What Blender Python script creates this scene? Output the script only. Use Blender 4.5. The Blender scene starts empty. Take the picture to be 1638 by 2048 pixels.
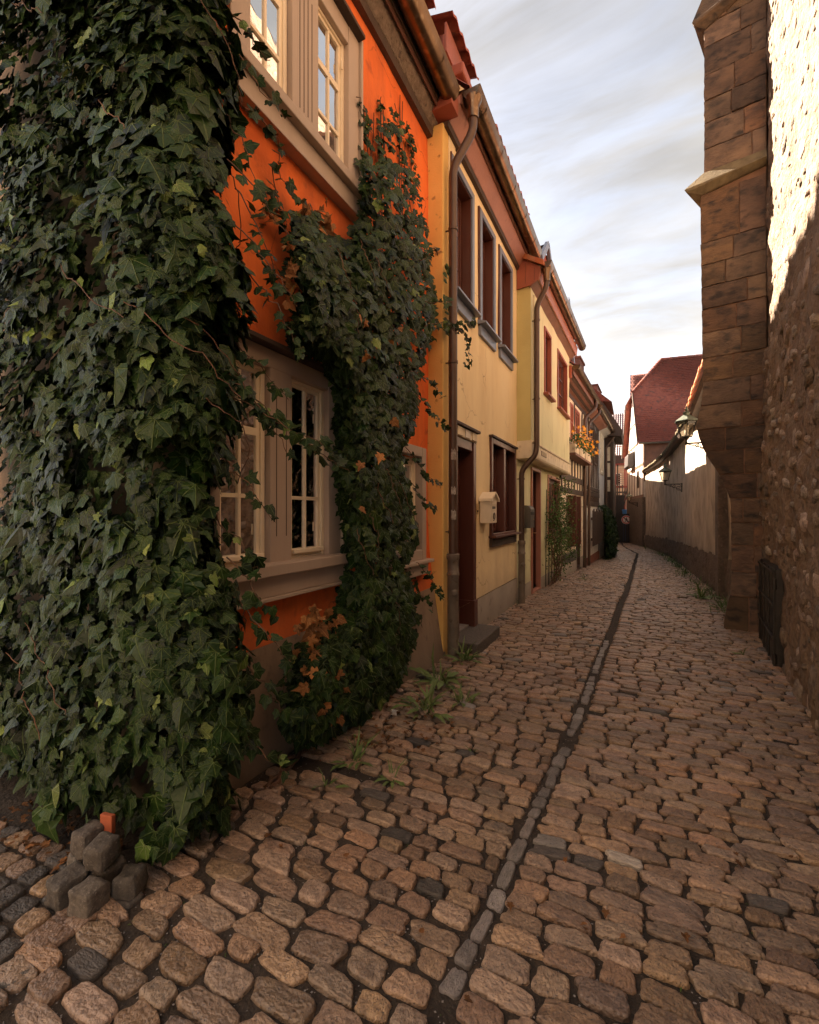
import bpy, math, random
import numpy as np
from mathutils import Vector, Matrix, noise
R = math.radians
random.seed(7); rng = np.random.default_rng(7)
S = bpy.context.scene
C = S.collection
# ------------------------------------------------------------------ camera
YAW = R(26.1); EYE = 1.45; FPX = 910.0
cam = bpy.data.objects.new('camera', bpy.data.cameras.new('camera')); C.objects.link(cam)
cam.data.sensor_fit = 'VERTICAL'; cam.data.sensor_height = 36; cam.data.lens = 16
cam.data.clip_start = .05; cam.data.clip_end = 2000
cam.location = (0, 0, EYE); cam.rotation_euler = (R(90), 0, YAW)
S.camera = cam
# ------------------------------------------------------------------ light
SUN = Vector((-.66, .36, .635)).normalized()          # towards the sun: over the left-hand roofs
W = bpy.data.worlds.new('World'); S.world = W; W.use_nodes = True
nt = W.node_tree; nt.nodes.clear()
def N(t, typ, **kw):
    n = t.nodes.new(typ)
    for k, v in kw.items(): setattr(n, k, v)
    return n
sky = N(nt, 'ShaderNodeTexSky', sky_type='NISHITA', sun_disc=False)
sky.sun_elevation = math.asin(SUN.z); sky.sun_rotation = math.atan2(SUN.x, SUN.y)
sky.dust_density = 2.0
geo = N(nt, 'ShaderNodeTexCoord')
sep = N(nt, 'ShaderNodeSeparateXYZ'); nt.links.new(geo.outputs['Generated'], sep.inputs[0])
def math_(t, op, a, b=None, c=None, clamp=False):
    n = N(t, 'ShaderNodeMath', operation=op, use_clamp=clamp)
    for i, v in enumerate((a, b, c)):
        if v is None: continue
        if isinstance(v, (int, float)): n.inputs[i].default_value = v
        else: t.links.new(v, n.inputs[i])
    return n.outputs[0]
zz = math_(nt, 'MAXIMUM', sep.outputs[2], .02)
zo = math_(nt, 'ADD', zz, .25)
cx = math_(nt, 'DIVIDE', sep.outputs[0], zo); cy = math_(nt, 'DIVIDE', sep.outputs[1], zo)
comb = N(nt, 'ShaderNodeCombineXYZ'); nt.links.new(cx, comb.inputs[0]); nt.links.new(cy, comb.inputs[1])
mp = N(nt, 'ShaderNodeMapping'); mp.inputs['Rotation'].default_value = (0, 0, R(35)); mp.inputs['Scale'].default_value = (1.0, 2.1, 1)
nt.links.new(comb.outputs[0], mp.inputs[0])
cn = N(nt, 'ShaderNodeTexNoise'); cn.inputs['Scale'].default_value = 1.7; cn.inputs['Detail'].default_value = 9; cn.inputs['Roughness'].default_value = .58; cn.inputs['Distortion'].default_value = .45
nt.links.new(mp.outputs[0], cn.inputs['Vector'])
cr = N(nt, 'ShaderNodeMapRange', interpolation_type='SMOOTHSTEP'); cr.inputs[1].default_value = .30; cr.inputs[2].default_value = .62
nt.links.new(cn.outputs[0], cr.inputs[0])
hz = math_(nt, 'POWER', math_(nt, 'SUBTRACT', 1.0, zz, clamp=True), 2.2)          # thin cloud thickens to the horizon
mask = math_(nt, 'MAXIMUM', math_(nt, 'ADD', math_(nt, 'MULTIPLY', cr.outputs[0], .26), .72), hz)
SKY_K, CLOUD_K = .05, .10
bg1 = N(nt, 'ShaderNodeBackground'); bg1.inputs[1].default_value = SKY_K; nt.links.new(sky.outputs[0], bg1.inputs[0])
bg2 = N(nt, 'ShaderNodeBackground'); bg2.inputs[0].default_value = (1, .945, .88, 1)
c2n = N(nt, 'ShaderNodeTexNoise'); c2n.inputs['Scale'].default_value = 3.1; c2n.inputs['Detail'].default_value = 7; nt.links.new(mp.outputs[0], c2n.inputs['Vector'])
nt.links.new(math_(nt, 'MULTIPLY', math_(nt, 'ADD', math_(nt, 'MULTIPLY', c2n.outputs[0], .55), math_(nt, 'ADD', math_(nt, 'MULTIPLY', hz, .95), .22)), CLOUD_K), bg2.inputs[1])
mix = N(nt, 'ShaderNodeMixShader'); nt.links.new(mask, mix.inputs[0]); nt.links.new(bg1.outputs[0], mix.inputs[1]); nt.links.new(bg2.outputs[0], mix.inputs[2])
wo = N(nt, 'ShaderNodeOutputWorld'); nt.links.new(mix.outputs[0], wo.inputs[0])
sl = bpy.data.lights.new('sun', 'SUN'); sl.energy = 3.8; sl.angle = R(.5); sl.color = (1, .83, .65)
so = bpy.data.objects.new('sun', sl); C.objects.link(so); so.rotation_euler = SUN.to_track_quat('Z', 'Y').to_euler(); so.location = (-20, 10, 20)
S.view_settings.view_transform = 'Standard'; S.view_settings.look = 'None'; S.view_settings.gamma = 1
S.view_settings.exposure = 3.5
S.cycles.max_bounces = 8; S.cycles.diffuse_bounces = 5; S.cycles.use_denoising = True

# ------------------------------------------------------------------ geometry helpers
cs, sn = math.cos(YAW), math.sin(YAW)
def G(y):                                              # the lane falls gently away beyond the first houses
    if y < 6: return 0.0
    if y < 9: return -.028 * (y - 6) ** 2 / 6
    if y > 38: return G(38)
    return -.042 - .028 * (y - 9)
class Fr:                                              # a vertical face: u along it, n out of it, z up
    def __init__(s, x, y, deg, side=1, dirv=None, nor=None):
        a = R(deg); s.p = Vector((x, y)); s.d = Vector(dirv) if dirv else Vector((math.sin(a), math.cos(a)))
        s.n = Vector(nor) if nor else Vector((math.cos(a), -math.sin(a))) * side
        s.d.normalize(); s.n.normalize()
    def pt(s, u, n, z):
        q = s.p + s.d * u + s.n * n; return (q.x, q.y, z)
    def uz(s, px, py, n=0):                            # where a line of sight meets the face
        k = (px - 819) / FPX; D = Vector((-sn + k * cs, cs + k * sn))
        t = (s.p + s.n * n).dot(s.n) / D.dot(s.n)
        return (D * t - s.p).dot(s.d), EYE + t * (1022 - py) / FPX
    def U(s, px, n=0): return s.uz(px, 1022, n)[0]
def proj(p):
    d = p[1] * cs - p[0] * sn; r = p[0] * cs + p[1] * sn
    return (819 + FPX * r / d, 1022 - FPX * (p[2] - EYE) / d, d) if d > .05 else (-9999, -9999, d)
class MB:
    def __init__(s): s.v = []; s.f = []
    def add(s, vs, fs):
        o = len(s.v); s.v += [tuple(x) for x in vs]; s.f += [tuple(i + o for i in f) for f in fs]; return s
    def box8(s, p): return s.add(p, [(0, 1, 3, 2), (4, 6, 7, 5), (0, 4, 5, 1), (2, 3, 7, 6), (0, 2, 6, 4), (1, 5, 7, 3)])
    def fb(s, fr, u0, u1, n0, n1, z0, z1):             # box on a face
        return s.box8([fr.pt(u, n, z) for u in (u0, u1) for n in (n0, n1) for z in (z0, z1)])
    def box(s, x0, x1, y0, y1, z0, z1): return s.box8([(x, y, z) for x in (x0, x1) for y in (y0, y1) for z in (z0, z1)])
    def ext(s, fr, u0, u1, prof, cap=True, uf=None):    # profile (n,z) run along a face
        k = len(prof); vs = [fr.pt(u0, n, z) for n, z in prof] + [fr.pt(u1, n, z) for n, z in prof]
        fs = [(i, (i + 1) % k, (i + 1) % k + k, i + k) for i in range(k if cap else k - 1)]
        if cap: fs += [tuple(range(k)), tuple(range(2 * k - 1, k - 1, -1))]
        return s.add(vs, fs)
    def tube(s, path, r, n=8, cap=True):
        P = [Vector(p) for p in path]; rr = r if isinstance(r, (list, tuple)) else [r] * len(P); vs = []; fs = []
        t0 = (P[1] - P[0]).normalized(); a = t0.orthogonal().normalized()
        for i, p in enumerate(P):
            t = ((P[min(i + 1, len(P) - 1)] - P[max(i - 1, 0)])).normalized()
            a = (a - t * a.dot(t)).normalized(); b = t.cross(a)
            vs += [p + (a * math.cos(q) + b * math.sin(q)) * rr[i] for q in [2 * math.pi * j / n for j in range(n)]]
        for i in range(len(P) - 1):
            for j in range(n): fs.append((i * n + j, i * n + (j + 1) % n, (i + 1) * n + (j + 1) % n, (i + 1) * n + j))
        if cap: fs += [tuple(range(n)), tuple(range(len(P) * n - 1, (len(P) - 1) * n - 1, -1))]
        return s.add(vs, fs)
    def bar(s, a, b, w, h=None):                        # square bar between two points
        a, b = Vector(a), Vector(b); t = (b - a).normalized(); up = Vector((0, 0, 1)) if abs(t.z) < .95 else Vector((1, 0, 0))
        x = t.cross(up).normalized() * w / 2; y = x.cross(t).normalized() * (h or w) / 2
        return s.box8([p + i + j for p in (a, b) for i in (-x, x) for j in (-y, y)])
    def lathe(s, c, prof, n=12, ph=0):                 # (r,z) about a vertical axis
        k = len(prof); vs = [(c[0] + r * math.cos(ph + 2 * math.pi * j / n), c[1] + r * math.sin(ph + 2 * math.pi * j / n), c[2] + z) for j in range(n) for r, z in prof]
        return s.add(vs, [(j * k + i, ((j + 1) % n) * k + i, ((j + 1) % n) * k + i + 1, j * k + i + 1) for j in range(n) for i in range(k - 1)])
ORG = {}
def link(o, parent=None):
    C.objects.link(o)
    if parent: o.parent = parent
    return o
def mesh(name, v, f, m=None, smooth=False):
    me = bpy.data.meshes.new(name); me.from_pydata(v, [], f)
    if m: me.materials.append(m)
    if smooth: me.polygons.foreach_set('use_smooth', [True] * len(me.polygons))
    return me
def obj(name, mb, m, parent=None, bev=0, smooth=False, kind=None, label=None, org=None):
    o0 = Vector(ORG.get(parent, (0, 0, 0))) if parent else Vector(org or (0, 0, 0))
    me = mesh(name, [tuple(Vector(p) - o0) for p in mb.v], mb.f, m, smooth)
    o = link(bpy.data.objects.new(name, me), parent)
    if not parent: o.location = o0
    ORG[o] = tuple(o0)
    if smooth == 'auto': me.set_sharp_from_angle(angle=R(38))
    if bev:
        b = o.modifiers.new('bevel', 'BEVEL'); b.width = bev; b.segments = 2; b.limit_method = 'ANGLE'; b.angle_limit = R(40)
    if kind: o['kind'] = kind
    if label: o['label'] = label
    return o
def tag(o, label, cat, group=None):
    o['label'] = label; o['category'] = cat
    if group: o['group'] = group
    return o
def thing(name, label, cat, loc, group=None):
    o = link(bpy.data.objects.new(name, None)); o.location = loc; o.empty_display_size = .2; ORG[o] = tuple(loc)
    return tag(o, label, cat, group)
def piece(name, me, parent, M):                         # one piece sharing mesh data; M in world coordinates
    o = link(bpy.data.objects.new(name, me), parent)
    L = Matrix.Translation(-Vector(ORG[parent])) @ M
    o.matrix_local = L; return o
def scatter(name, var, Ms, rn, m, parent=None, kind='stuff', smooth=False):   # many pieces joined into one mesh
    V = []; F = []; LT = []; LC = []; RN = []; off = 0
    o0 = np.array(ORG.get(parent, (0, 0, 0)))
    tot = []; loops = []
    for (vi, M), r in zip(Ms, rn):
        v, f = var[vi]; A = np.array(M); V.append(v @ A[:3, :3].T + A[:3, 3] - o0); LC.append(v); RN.append(np.full(len(v), r))
        for q in f: loops.extend(i + off for i in q); tot.append(len(q))
        off += len(v)
    V = np.concatenate(V); LC = np.concatenate(LC); RN = np.concatenate(RN)
    me = bpy.data.meshes.new(name); me.vertices.add(len(V)); me.vertices.foreach_set('co', V.ravel())
    me.loops.add(len(loops)); me.loops.foreach_set('vertex_index', loops)
    me.polygons.add(len(tot)); me.polygons.foreach_set('loop_start', np.concatenate([[0], np.cumsum(tot)[:-1]]).astype(np.int32))
    me.polygons.foreach_set('loop_total', np.array(tot, dtype=np.int32)); me.update(calc_edges=True)
    if smooth: me.polygons.foreach_set('use_smooth', [True] * len(tot))
    at = me.attributes.new('lc', 'FLOAT_VECTOR', 'POINT'); at.data.foreach_set('vector', LC.astype(np.float32).ravel())
    at = me.attributes.new('rnd', 'FLOAT', 'POINT'); at.data.foreach_set('value', RN.astype(np.float32))
    me.materials.append(m)
    o = link(bpy.data.objects.new(name, me), parent); ORG[o] = tuple(o0)
    if kind: o['kind'] = kind
    return o
def varmesh(name, v, f, m, smooth=False):
    me = mesh(name, v.tolist(), f, m, smooth)
    at = me.attributes.new('lc', 'FLOAT_VECTOR', 'POINT'); at.data.foreach_set('vector', np.asarray(v, dtype=np.float32).ravel())
    me.attributes.new('rnd', 'FLOAT', 'POINT'); return me
def nz(x, y, z=0, o=3): return noise.fractal(Vector((x, y, z)), 1.0, 2.0, o)

# ------------------------------------------------------------------ materials
MATS = {}
def surf(name, c1, c2=None, scale=3, rough=.85, bump=.3, bscale=None, stretch=(1, 1, 1), metal=0, dist=.01, detail=6, c3=None, s3=25, t3=(.58, .7), rand=0, spec=.5, lo=.35, hi=.65, lc=False, streak=None, splash=None, crack=None):
    m = bpy.data.materials.new(name); m.use_nodes = True; t = m.node_tree; p = t.nodes['Principled BSDF']
    tc = N(t, 'ShaderNodeTexCoord'); src = N(t, 'ShaderNodeAttribute', attribute_name='lc').outputs['Vector'] if lc else tc.outputs['Object']
    oi = N(t, 'ShaderNodeObjectInfo'); ar = N(t, 'ShaderNodeAttribute', attribute_name='rnd')
    rv = math_(t, 'FRACT', math_(t, 'ADD', oi.outputs['Random'], ar.outputs['Fac']))
    if rand:
        va = N(t, 'ShaderNodeVectorMath', operation='ADD'); t.links.new(src, va.inputs[0])
        cb = N(t, 'ShaderNodeCombineXYZ'); r97 = math_(t, 'MULTIPLY', rv, 97.0)
        for i in range(3): t.links.new(r97, cb.inputs[i])
        t.links.new(cb.outputs[0], va.inputs[1]); src = va.outputs[0]
    mpn = N(t, 'ShaderNodeMapping'); mpn.inputs['Scale'].default_value = stretch; t.links.new(src, mpn.inputs[0])
    n1 = N(t, 'ShaderNodeTexNoise'); n1.inputs['Scale'].default_value = scale; n1.inputs['Detail'].default_value = detail; n1.inputs['Roughness'].default_value = .6; t.links.new(mpn.outputs[0], n1.inputs['Vector'])
    mr = N(t, 'ShaderNodeMapRange'); mr.inputs[1].default_value = lo; mr.inputs[2].default_value = hi; t.links.new(n1.outputs[0], mr.inputs[0])
    mx = N(t, 'ShaderNodeMix', data_type='RGBA'); mx.inputs[6].default_value = (*c1, 1); mx.inputs[7].default_value = (*(c2 or c1), 1); t.links.new(mr.outputs[0], mx.inputs[0])
    col = mx.outputs[2]
    if c3:
        n3 = N(t, 'ShaderNodeTexNoise'); n3.inputs['Scale'].default_value = s3; n3.inputs['Detail'].default_value = 5; t.links.new(mpn.outputs[0], n3.inputs['Vector'])
        m3 = N(t, 'ShaderNodeMapRange'); m3.inputs[1].default_value = t3[0]; m3.inputs[2].default_value = t3[1]; t.links.new(n3.outputs[0], m3.inputs[0])
        x3 = N(t, 'ShaderNodeMix', data_type='RGBA'); x3.inputs[7].default_value = (*c3, 1); t.links.new(m3.outputs[0], x3.inputs[0]); t.links.new(col, x3.inputs[6]); col = x3.outputs[2]
    if streak:
        ms = N(t, 'ShaderNodeMapping'); ms.inputs['Scale'].default_value = (1.6, 1.6, .3); t.links.new(src, ms.inputs[0])
        n4 = N(t, 'ShaderNodeTexNoise'); n4.inputs['Scale'].default_value = 1.6; n4.inputs['Detail'].default_value = 7; n4.inputs['Roughness'].default_value = .65; t.links.new(ms.outputs[0], n4.inputs['Vector'])
        m4 = N(t, 'ShaderNodeMapRange'); m4.inputs[1].default_value = .46; m4.inputs[2].default_value = .78; m4.inputs[4].default_value = streak[1]; t.links.new(n4.outputs[0], m4.inputs[0])
        x4 = N(t, 'ShaderNodeMix', data_type='RGBA'); x4.inputs[7].default_value = (*streak[0], 1); t.links.new(m4.outputs[0], x4.inputs[0]); t.links.new(col, x4.inputs[6]); col = x4.outputs[2]
    if splash:                                          # rain splash above the ground, crusty upper edge
        sz = N(t, 'ShaderNodeSeparateXYZ'); t.links.new(src, sz.inputs[0])
        ns = N(t, 'ShaderNodeTexNoise'); ns.inputs['Scale'].default_value = 6; ns.inputs['Detail'].default_value = 8; ns.inputs['Roughness'].default_value = .7; t.links.new(src, ns.inputs['Vector'])
        zz_ = math_(t, 'ADD', sz.outputs[2], math_(t, 'MULTIPLY', math_(t, 'SUBTRACT', ns.outputs[0], .5), splash[3]))
        ms_ = N(t, 'ShaderNodeMapRange'); ms_.inputs[1].default_value = splash[1]; ms_.inputs[2].default_value = splash[0]; ms_.inputs[4].default_value = .6; t.links.new(zz_, ms_.inputs[0])
        xs_ = N(t, 'ShaderNodeMix', data_type='RGBA'); xs_.inputs[7].default_value = (*splash[2], 1); t.links.new(ms_.outputs[0], xs_.inputs[0]); t.links.new(col, xs_.inputs[6]); col = xs_.outputs[2]
    if crack:
        dn = N(t, 'ShaderNodeTexNoise'); dn.inputs['Scale'].default_value = 3; dn.inputs['Detail'].default_value = 6; t.links.new(src, dn.inputs['Vector'])
        va_ = N(t, 'ShaderNodeVectorMath', operation='MULTIPLY_ADD'); va_.inputs[1].default_value = (.35, .35, .35); t.links.new(dn.outputs['Color'], va_.inputs[0]); t.links.new(src, va_.inputs[2])
        vo = N(t, 'ShaderNodeTexVoronoi', feature='DISTANCE_TO_EDGE'); vo.inputs['Scale'].default_value = 1.1; t.links.new(va_.outputs[0], vo.inputs['Vector'])
        c1_ = N(t, 'ShaderNodeMapRange'); c1_.inputs[1].default_value = .006; c1_.inputs[2].default_value = .0015; t.links.new(vo.outputs['Distance'], c1_.inputs[0])
        cm = N(t, 'ShaderNodeTexNoise'); cm.inputs['Scale'].default_value = 1.3; t.links.new(src, cm.inputs['Vector'])
        c2_ = N(t, 'ShaderNodeMapRange'); c2_.inputs[1].default_value = .5; c2_.inputs[2].default_value = .6; c2_.inputs[4].default_value = .8; t.links.new(cm.outputs[0], c2_.inputs[0])
        xc_ = N(t, 'ShaderNodeMix', data_type='RGBA'); xc_.inputs[7].default_value = (*crack, 1); t.links.new(math_(t, 'MULTIPLY', c1_.outputs[0], c2_.outputs[0]), xc_.inputs[0]); t.links.new(col, xc_.inputs[6]); col = xc_.outputs[2]
    if rand:
        hs = N(t, 'ShaderNodeHueSaturation'); t.links.new(col, hs.inputs['Color'])
        t.links.new(math_(t, 'ADD', math_(t, 'MULTIPLY', rv, rand), 1 - rand * .5), hs.inputs['Value'])
        r2 = math_(t, 'FRACT', math_(t, 'MULTIPLY', rv, 7.31)); t.links.new(math_(t, 'ADD', math_(t, 'MULTIPLY', r2, rand * .35), 1 - rand * .2), hs.inputs['Saturation'])
        r3 = math_(t, 'FRACT', math_(t, 'MULTIPLY', rv, 13.7)); t.links.new(math_(t, 'ADD', math_(t, 'MULTIPLY', r3, rand * .022), .5 - rand * .013), hs.inputs['Hue'])
        col = hs.outputs[0]
    t.links.new(col, p.inputs['Base Color'])
    p.inputs['Roughness'].default_value = rough; p.inputs['Metallic'].default_value = metal; p.inputs['Specular IOR Level'].default_value = spec
    if bump:
        nb = N(t, 'ShaderNodeTexNoise'); nb.inputs['Scale'].default_value = bscale or scale * 8; nb.inputs['Detail'].default_value = 5; t.links.new(mpn.outputs[0], nb.inputs['Vector'])
        bp = N(t, 'ShaderNodeBump'); bp.inputs['Strength'].default_value = bump; bp.inputs['Distance'].default_value = dist; t.links.new(nb.outputs[0], bp.inputs['Height']); t.links.new(bp.outputs[0], p.inputs['Normal'])
    MATS[name] = m; return m
def glassm(name, tint=(.55, .57, .6), refl=1.0):
    m = bpy.data.materials.new(name); m.use_nodes = True; t = m.node_tree; t.nodes.clear()
    o = N(t, 'ShaderNodeOutputMaterial'); tr = N(t, 'ShaderNodeBsdfTransparent'); tr.inputs[0].default_value = (*tint, 1)
    g = N(t, 'ShaderNodeBsdfGlossy'); g.inputs['Roughness'].default_value = .02
    fr = N(t, 'ShaderNodeFresnel'); fr.inputs[0].default_value = 1.7
    tc = N(t, 'ShaderNodeTexCoord'); nb = N(t, 'ShaderNodeTexNoise'); nb.inputs['Scale'].default_value = 3; t.links.new(tc.outputs['Object'], nb.inputs['Vector'])
    bp = N(t, 'ShaderNodeBump'); bp.inputs['Strength'].default_value = .06; bp.inputs['Distance'].default_value = .05; t.links.new(nb.outputs[0], bp.inputs['Height']); t.links.new(bp.outputs[0], g.inputs['Normal'])
    x = N(t, 'ShaderNodeMixShader'); t.links.new(math_(t, 'MULTIPLY', fr.outputs[0], refl, clamp=True), x.inputs[0]); t.links.new(tr.outputs[0], x.inputs[1]); t.links.new(g.outputs[0], x.inputs[2]); t.links.new(x.outputs[0], o.inputs[0])
    return m
def leafm(name, c1, c2, vein, rough=.38, rand=.8, trans=.12):
    m = bpy.data.materials.new(name); m.use_nodes = True; t = m.node_tree; p = t.nodes['Principled BSDF']
    lc = N(t, 'ShaderNodeAttribute', attribute_name='lc'); ar = N(t, 'ShaderNodeAttribute', attribute_name='rnd'); oi = N(t, 'ShaderNodeObjectInfo')
    rv = math_(t, 'FRACT', math_(t, 'ADD', oi.outputs['Random'], ar.outputs['Fac']))
    sp = N(t, 'ShaderNodeSeparateXYZ'); t.links.new(lc.outputs['Vector'], sp.inputs[0])
    th = math_(t, 'ARCTAN2', sp.outputs[0], sp.outputs[1]); pp = math_(t, 'PINGPONG', th, .36)   # veins fan out from the stalk
    # distance to nearest of 0, .72, 1.44 rad
    th2 = math_(t, 'ABSOLUTE', th); md = math_(t, 'MODULO', math_(t, 'ADD', th2, .36), .72); dv = math_(t, 'ABSOLUTE', math_(t, 'SUBTRACT', md, .36))
    rr = math_(t, 'SQRT', math_(t, 'ADD', math_(t, 'MULTIPLY', sp.outputs[0], sp.outputs[0]), math_(t, 'MULTIPLY', sp.outputs[1], sp.outputs[1])))
    ds = math_(t, 'MULTIPLY', rr, dv)
    vm = N(t, 'ShaderNodeMapRange'); vm.inputs[1].default_value = .026; vm.inputs[2].default_value = .004; t.links.new(ds, vm.inputs[0])
    mx = N(t, 'ShaderNodeMix', data_type='RGBA'); mx.inputs[6].default_value = (*c1, 1); mx.inputs[7].default_value = (*c2, 1); t.links.new(rv, mx.inputs[0])
    nb = N(t, 'ShaderNodeTexNoise'); nb.inputs['Scale'].default_value = 6; t.links.new(lc.outputs['Vector'], nb.inputs['Vector'])
    hs = N(t, 'ShaderNodeHueSaturation'); t.links.new(mx.outputs[2], hs.inputs['Color'])
    t.links.new(math_(t, 'ADD', math_(t, 'MULTIPLY', math_(t, 'FRACT', math_(t, 'MULTIPLY', rv, 5.7)), rand), math_(t, 'ADD', math_(t, 'MULTIPLY', nb.outputs[0], .5), .75 - rand * .5)), hs.inputs['Value'])
    v2 = N(t, 'ShaderNodeMix', data_type='RGBA'); v2.inputs[7].default_value = (*vein, 1); t.links.new(math_(t, 'MULTIPLY', vm.outputs[0], .6), v2.inputs[0]); t.links.new(hs.outputs[0], v2.inputs[6])
    t.links.new(v2.outputs[2], p.inputs['Base Color']); p.inputs['Roughness'].default_value = rough; p.inputs['Specular IOR Level'].default_value = .22
    bp = N(t, 'ShaderNodeBump'); bp.inputs['Strength'].default_value = .5; bp.inputs['Distance'].default_value = .01; t.links.new(math_(t, 'ADD', vm.outputs[0], nb.outputs[0]), bp.inputs['Height']); t.links.new(bp.outputs[0], p.inputs['Normal'])
    return m
ORANGE = surf('orange_plaster', (.90, .20, .035), (.78, .145, .024), 1.6, .9, .35, 60, c3=(.48, .10, .03), s3=9, t3=(.60, .78), streak=((.34, .075, .028), .7), crack=(.22, .05, .02), splash=(.55, 1.0, (.42, .12, .05), .8))
ORPLINTH = surf('grey_brown_plinth', (.36, .27, .19), (.26, .19, .135), 3, .9, .4, 70, c3=(.16, .12, .09), s3=9, t3=(.6, .75), streak=((.14, .105, .08), .7), splash=(-.05, .35, (.12, .09, .065), .5))
YELLOW = surf('yellow_plaster', (.93, .75, .45), (.89, .69, .38), 1.2, .9, .3, 90, c3=(.80, .60, .32), s3=5, t3=(.6, .8), stretch=(1, 1, .5), streak=((.58, .39, .18), .4), crack=(.38, .24, .11), splash=(.25, .75, (.48, .35, .21), .6))
OCHRE = surf('ochre_plaster', (.86, .54, .17), (.78, .46, .13), 2, .9, .35, 70, c3=(.30, .17, .06), s3=9, t3=(.66, .74))
PLINTHG = surf('pale_plinth', (.46, .40, .33), (.38, .33, .27), 3, .9, .4, 90, c3=(.26, .22, .18), s3=8, splash=(-.1, .3, (.17, .135, .10), .4))
GREEN = surf('olive_plaster', (.80, .76, .46), (.74, .70, .41), 1.5, .9, .3, 90, c3=(.56, .51, .27), s3=5, t3=(.6, .8), stretch=(1, 1, .5), streak=((.44, .39, .21), .4), crack=(.34, .3, .16), splash=(.1, .6, (.40, .35, .22), .6))
CREAM = surf('cream_render', (.82, .71, .52), (.74, .63, .45), 2, .9, .3, 70, c3=(.5, .4, .28), s3=8, streak=((.42, .33, .22), .5))
WHITEP = surf('white_render', (.80, .74, .66), (.70, .64, .56), 2, .9, .3, 60, c3=(.5, .44, .37), s3=6, t3=(.6, .8))
TAUPE = surf('taupe_paint', (.47, .365, .285), (.42, .325, .25), 4, .6, .15, 40, stretch=(1, 1, .15))
CREAMW = surf('cream_paint', (.90, .77, .56), (.84, .71, .51), 4, .45, .1, 40, stretch=(1, 1, .2))
BROWNW = surf('red_brown_paint', (.115, .034, .020), (.085, .025, .015), 4, .4, .15, 60, stretch=(1, 1, .12))
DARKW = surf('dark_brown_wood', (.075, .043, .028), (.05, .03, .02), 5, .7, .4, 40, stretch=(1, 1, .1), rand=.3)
BLUEG = surf('blue_grey_trim', (.20, .225, .29), (.17, .19, .25), 4, .35, .1)
FASCIA = surf('pink_brown_board', (.44, .19, .125), (.36, .15, .10), 3, .5, .2, 40, c3=(.22, .09, .06), s3=7, t3=(.62, .75))
SOFFIT = surf('brown_soffit', (.20, .085, .05), (.14, .06, .035), 4, .6, .3, 40, rand=.25)
REDBOARD = surf('red_brown_board', (.34, .085, .045), (.27, .07, .035), 3, .6, .2, 30, rand=.2)
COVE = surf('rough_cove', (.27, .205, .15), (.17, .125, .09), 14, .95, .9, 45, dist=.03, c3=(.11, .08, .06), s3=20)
COPPER = surf('gutter_zinc', (.22, .145, .09), (.14, .088, .055), 5, .30, .15, 30, metal=.9, c3=(.34, .26, .18), s3=12, t3=(.55, .75))
PIPE = surf('brown_downpipe', (.11, .066, .045), (.085, .05, .034), 5, .42, .1, 30, metal=.3)
IRONP = surf('grey_iron_pipe', (.24, .20, .155), (.17, .14, .11), 9, .6, .3, 60, metal=.2, c3=(.12, .08, .05), s3=15)
ROOFT = surf('red_roof_tile', (.30, .085, .055), (.20, .055, .04), 6, .75, .3, 40, rand=.6, c3=(.10, .05, .04), s3=4, t3=(.55, .72))
ROOFB = surf('orange_verge_tile', (.50, .16, .06), (.40, .12, .05), 6, .75, .3, 40, rand=.4)
ROOFP = surf('glazed_violet_tile', (.16, .095, .12), (.11, .06, .08), 6, .3, .2, 40, rand=.4)
CURT = surf('curtain_cloth', (.36, .27, .18), (.2, .15, .1), 9, .9, .1, stretch=(1, 1, .05))
ROOM = surf('dark_room', (.14, .10, .075), (.08, .06, .045), 2, .9, 0)
IRON = surf('black_iron', (.022, .020, .019), (.035, .028, .024), 20, .5, .3, 60, metal=.4)
GLASS = glassm('window_glass'); GLASSD = glassm('dark_window_glass', (.10, .085, .08), 1.1)
LAMPG = glassm('lantern_glass', (.93, .91, .84), .5)
COB = surf('cobblestone', (.375, .247, .155), (.21, .136, .090), 1.3, .33, 1.0, 3.2, rand=.72, stretch=(2, 1, .5), spec=.75, c3=(.075, .05, .04), s3=5.5, t3=(.58, .68), dist=.012, lc=True)
PALE = surf('pale_grey_stone', (.29, .265, .25), (.20, .18, .17), 20, .6, .4, 90, dist=.005)
COBP = surf('pale_cobble', (.27, .24, .22), (.18, .16, .148), 1.5, .5, .9, 4.5, rand=.7, c3=(.09, .08, .07), s3=6, t3=(.58, .68), dist=.01, lc=True)
COBG = surf('dark_cobble', (.105, .088, .075), (.06, .052, .047), 1.5, .5, 1.0, 4.5, rand=.6, c3=(.20, .175, .15), s3=9, t3=(.6, .7), dist=.01, lc=True)
COBW = surf('whitish_cobble', (.60, .53, .45), (.44, .37, .31), 1.5, .6, 1.0, 4.5, c3=(.2, .16, .13), s3=6, t3=(.6, .7), dist=.012, lc=True)
GRANITE = surf('granite_sett', (.12, .10, .08), (.065, .053, .044), 45, .8, .8, 60, rand=.5, c3=(.19, .165, .14), s3=120, dist=.006)
SOIL = surf('dark_soil', (.052, .038, .028), (.028, .021, .016), 12, .95, .9, 60, dist=.015, c3=(.09, .066, .048), s3=150, t3=(.62, .68))
RUB = surf('rubble_render', (.255, .18, .122), (.165, .112, .075), 2.6, .95, 1.0, 22, dist=.04, c3=(.12, .085, .062), s3=13, t3=(.54, .68))
RUBST = surf('rubble_stone', (.37, .29, .22), (.16, .12, .092), 1.3, .9, 1.0, 4, rand=.95, dist=.02, c3=(.38, .30, .235), s3=2.2, t3=(.6, .75), lc=True)
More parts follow.
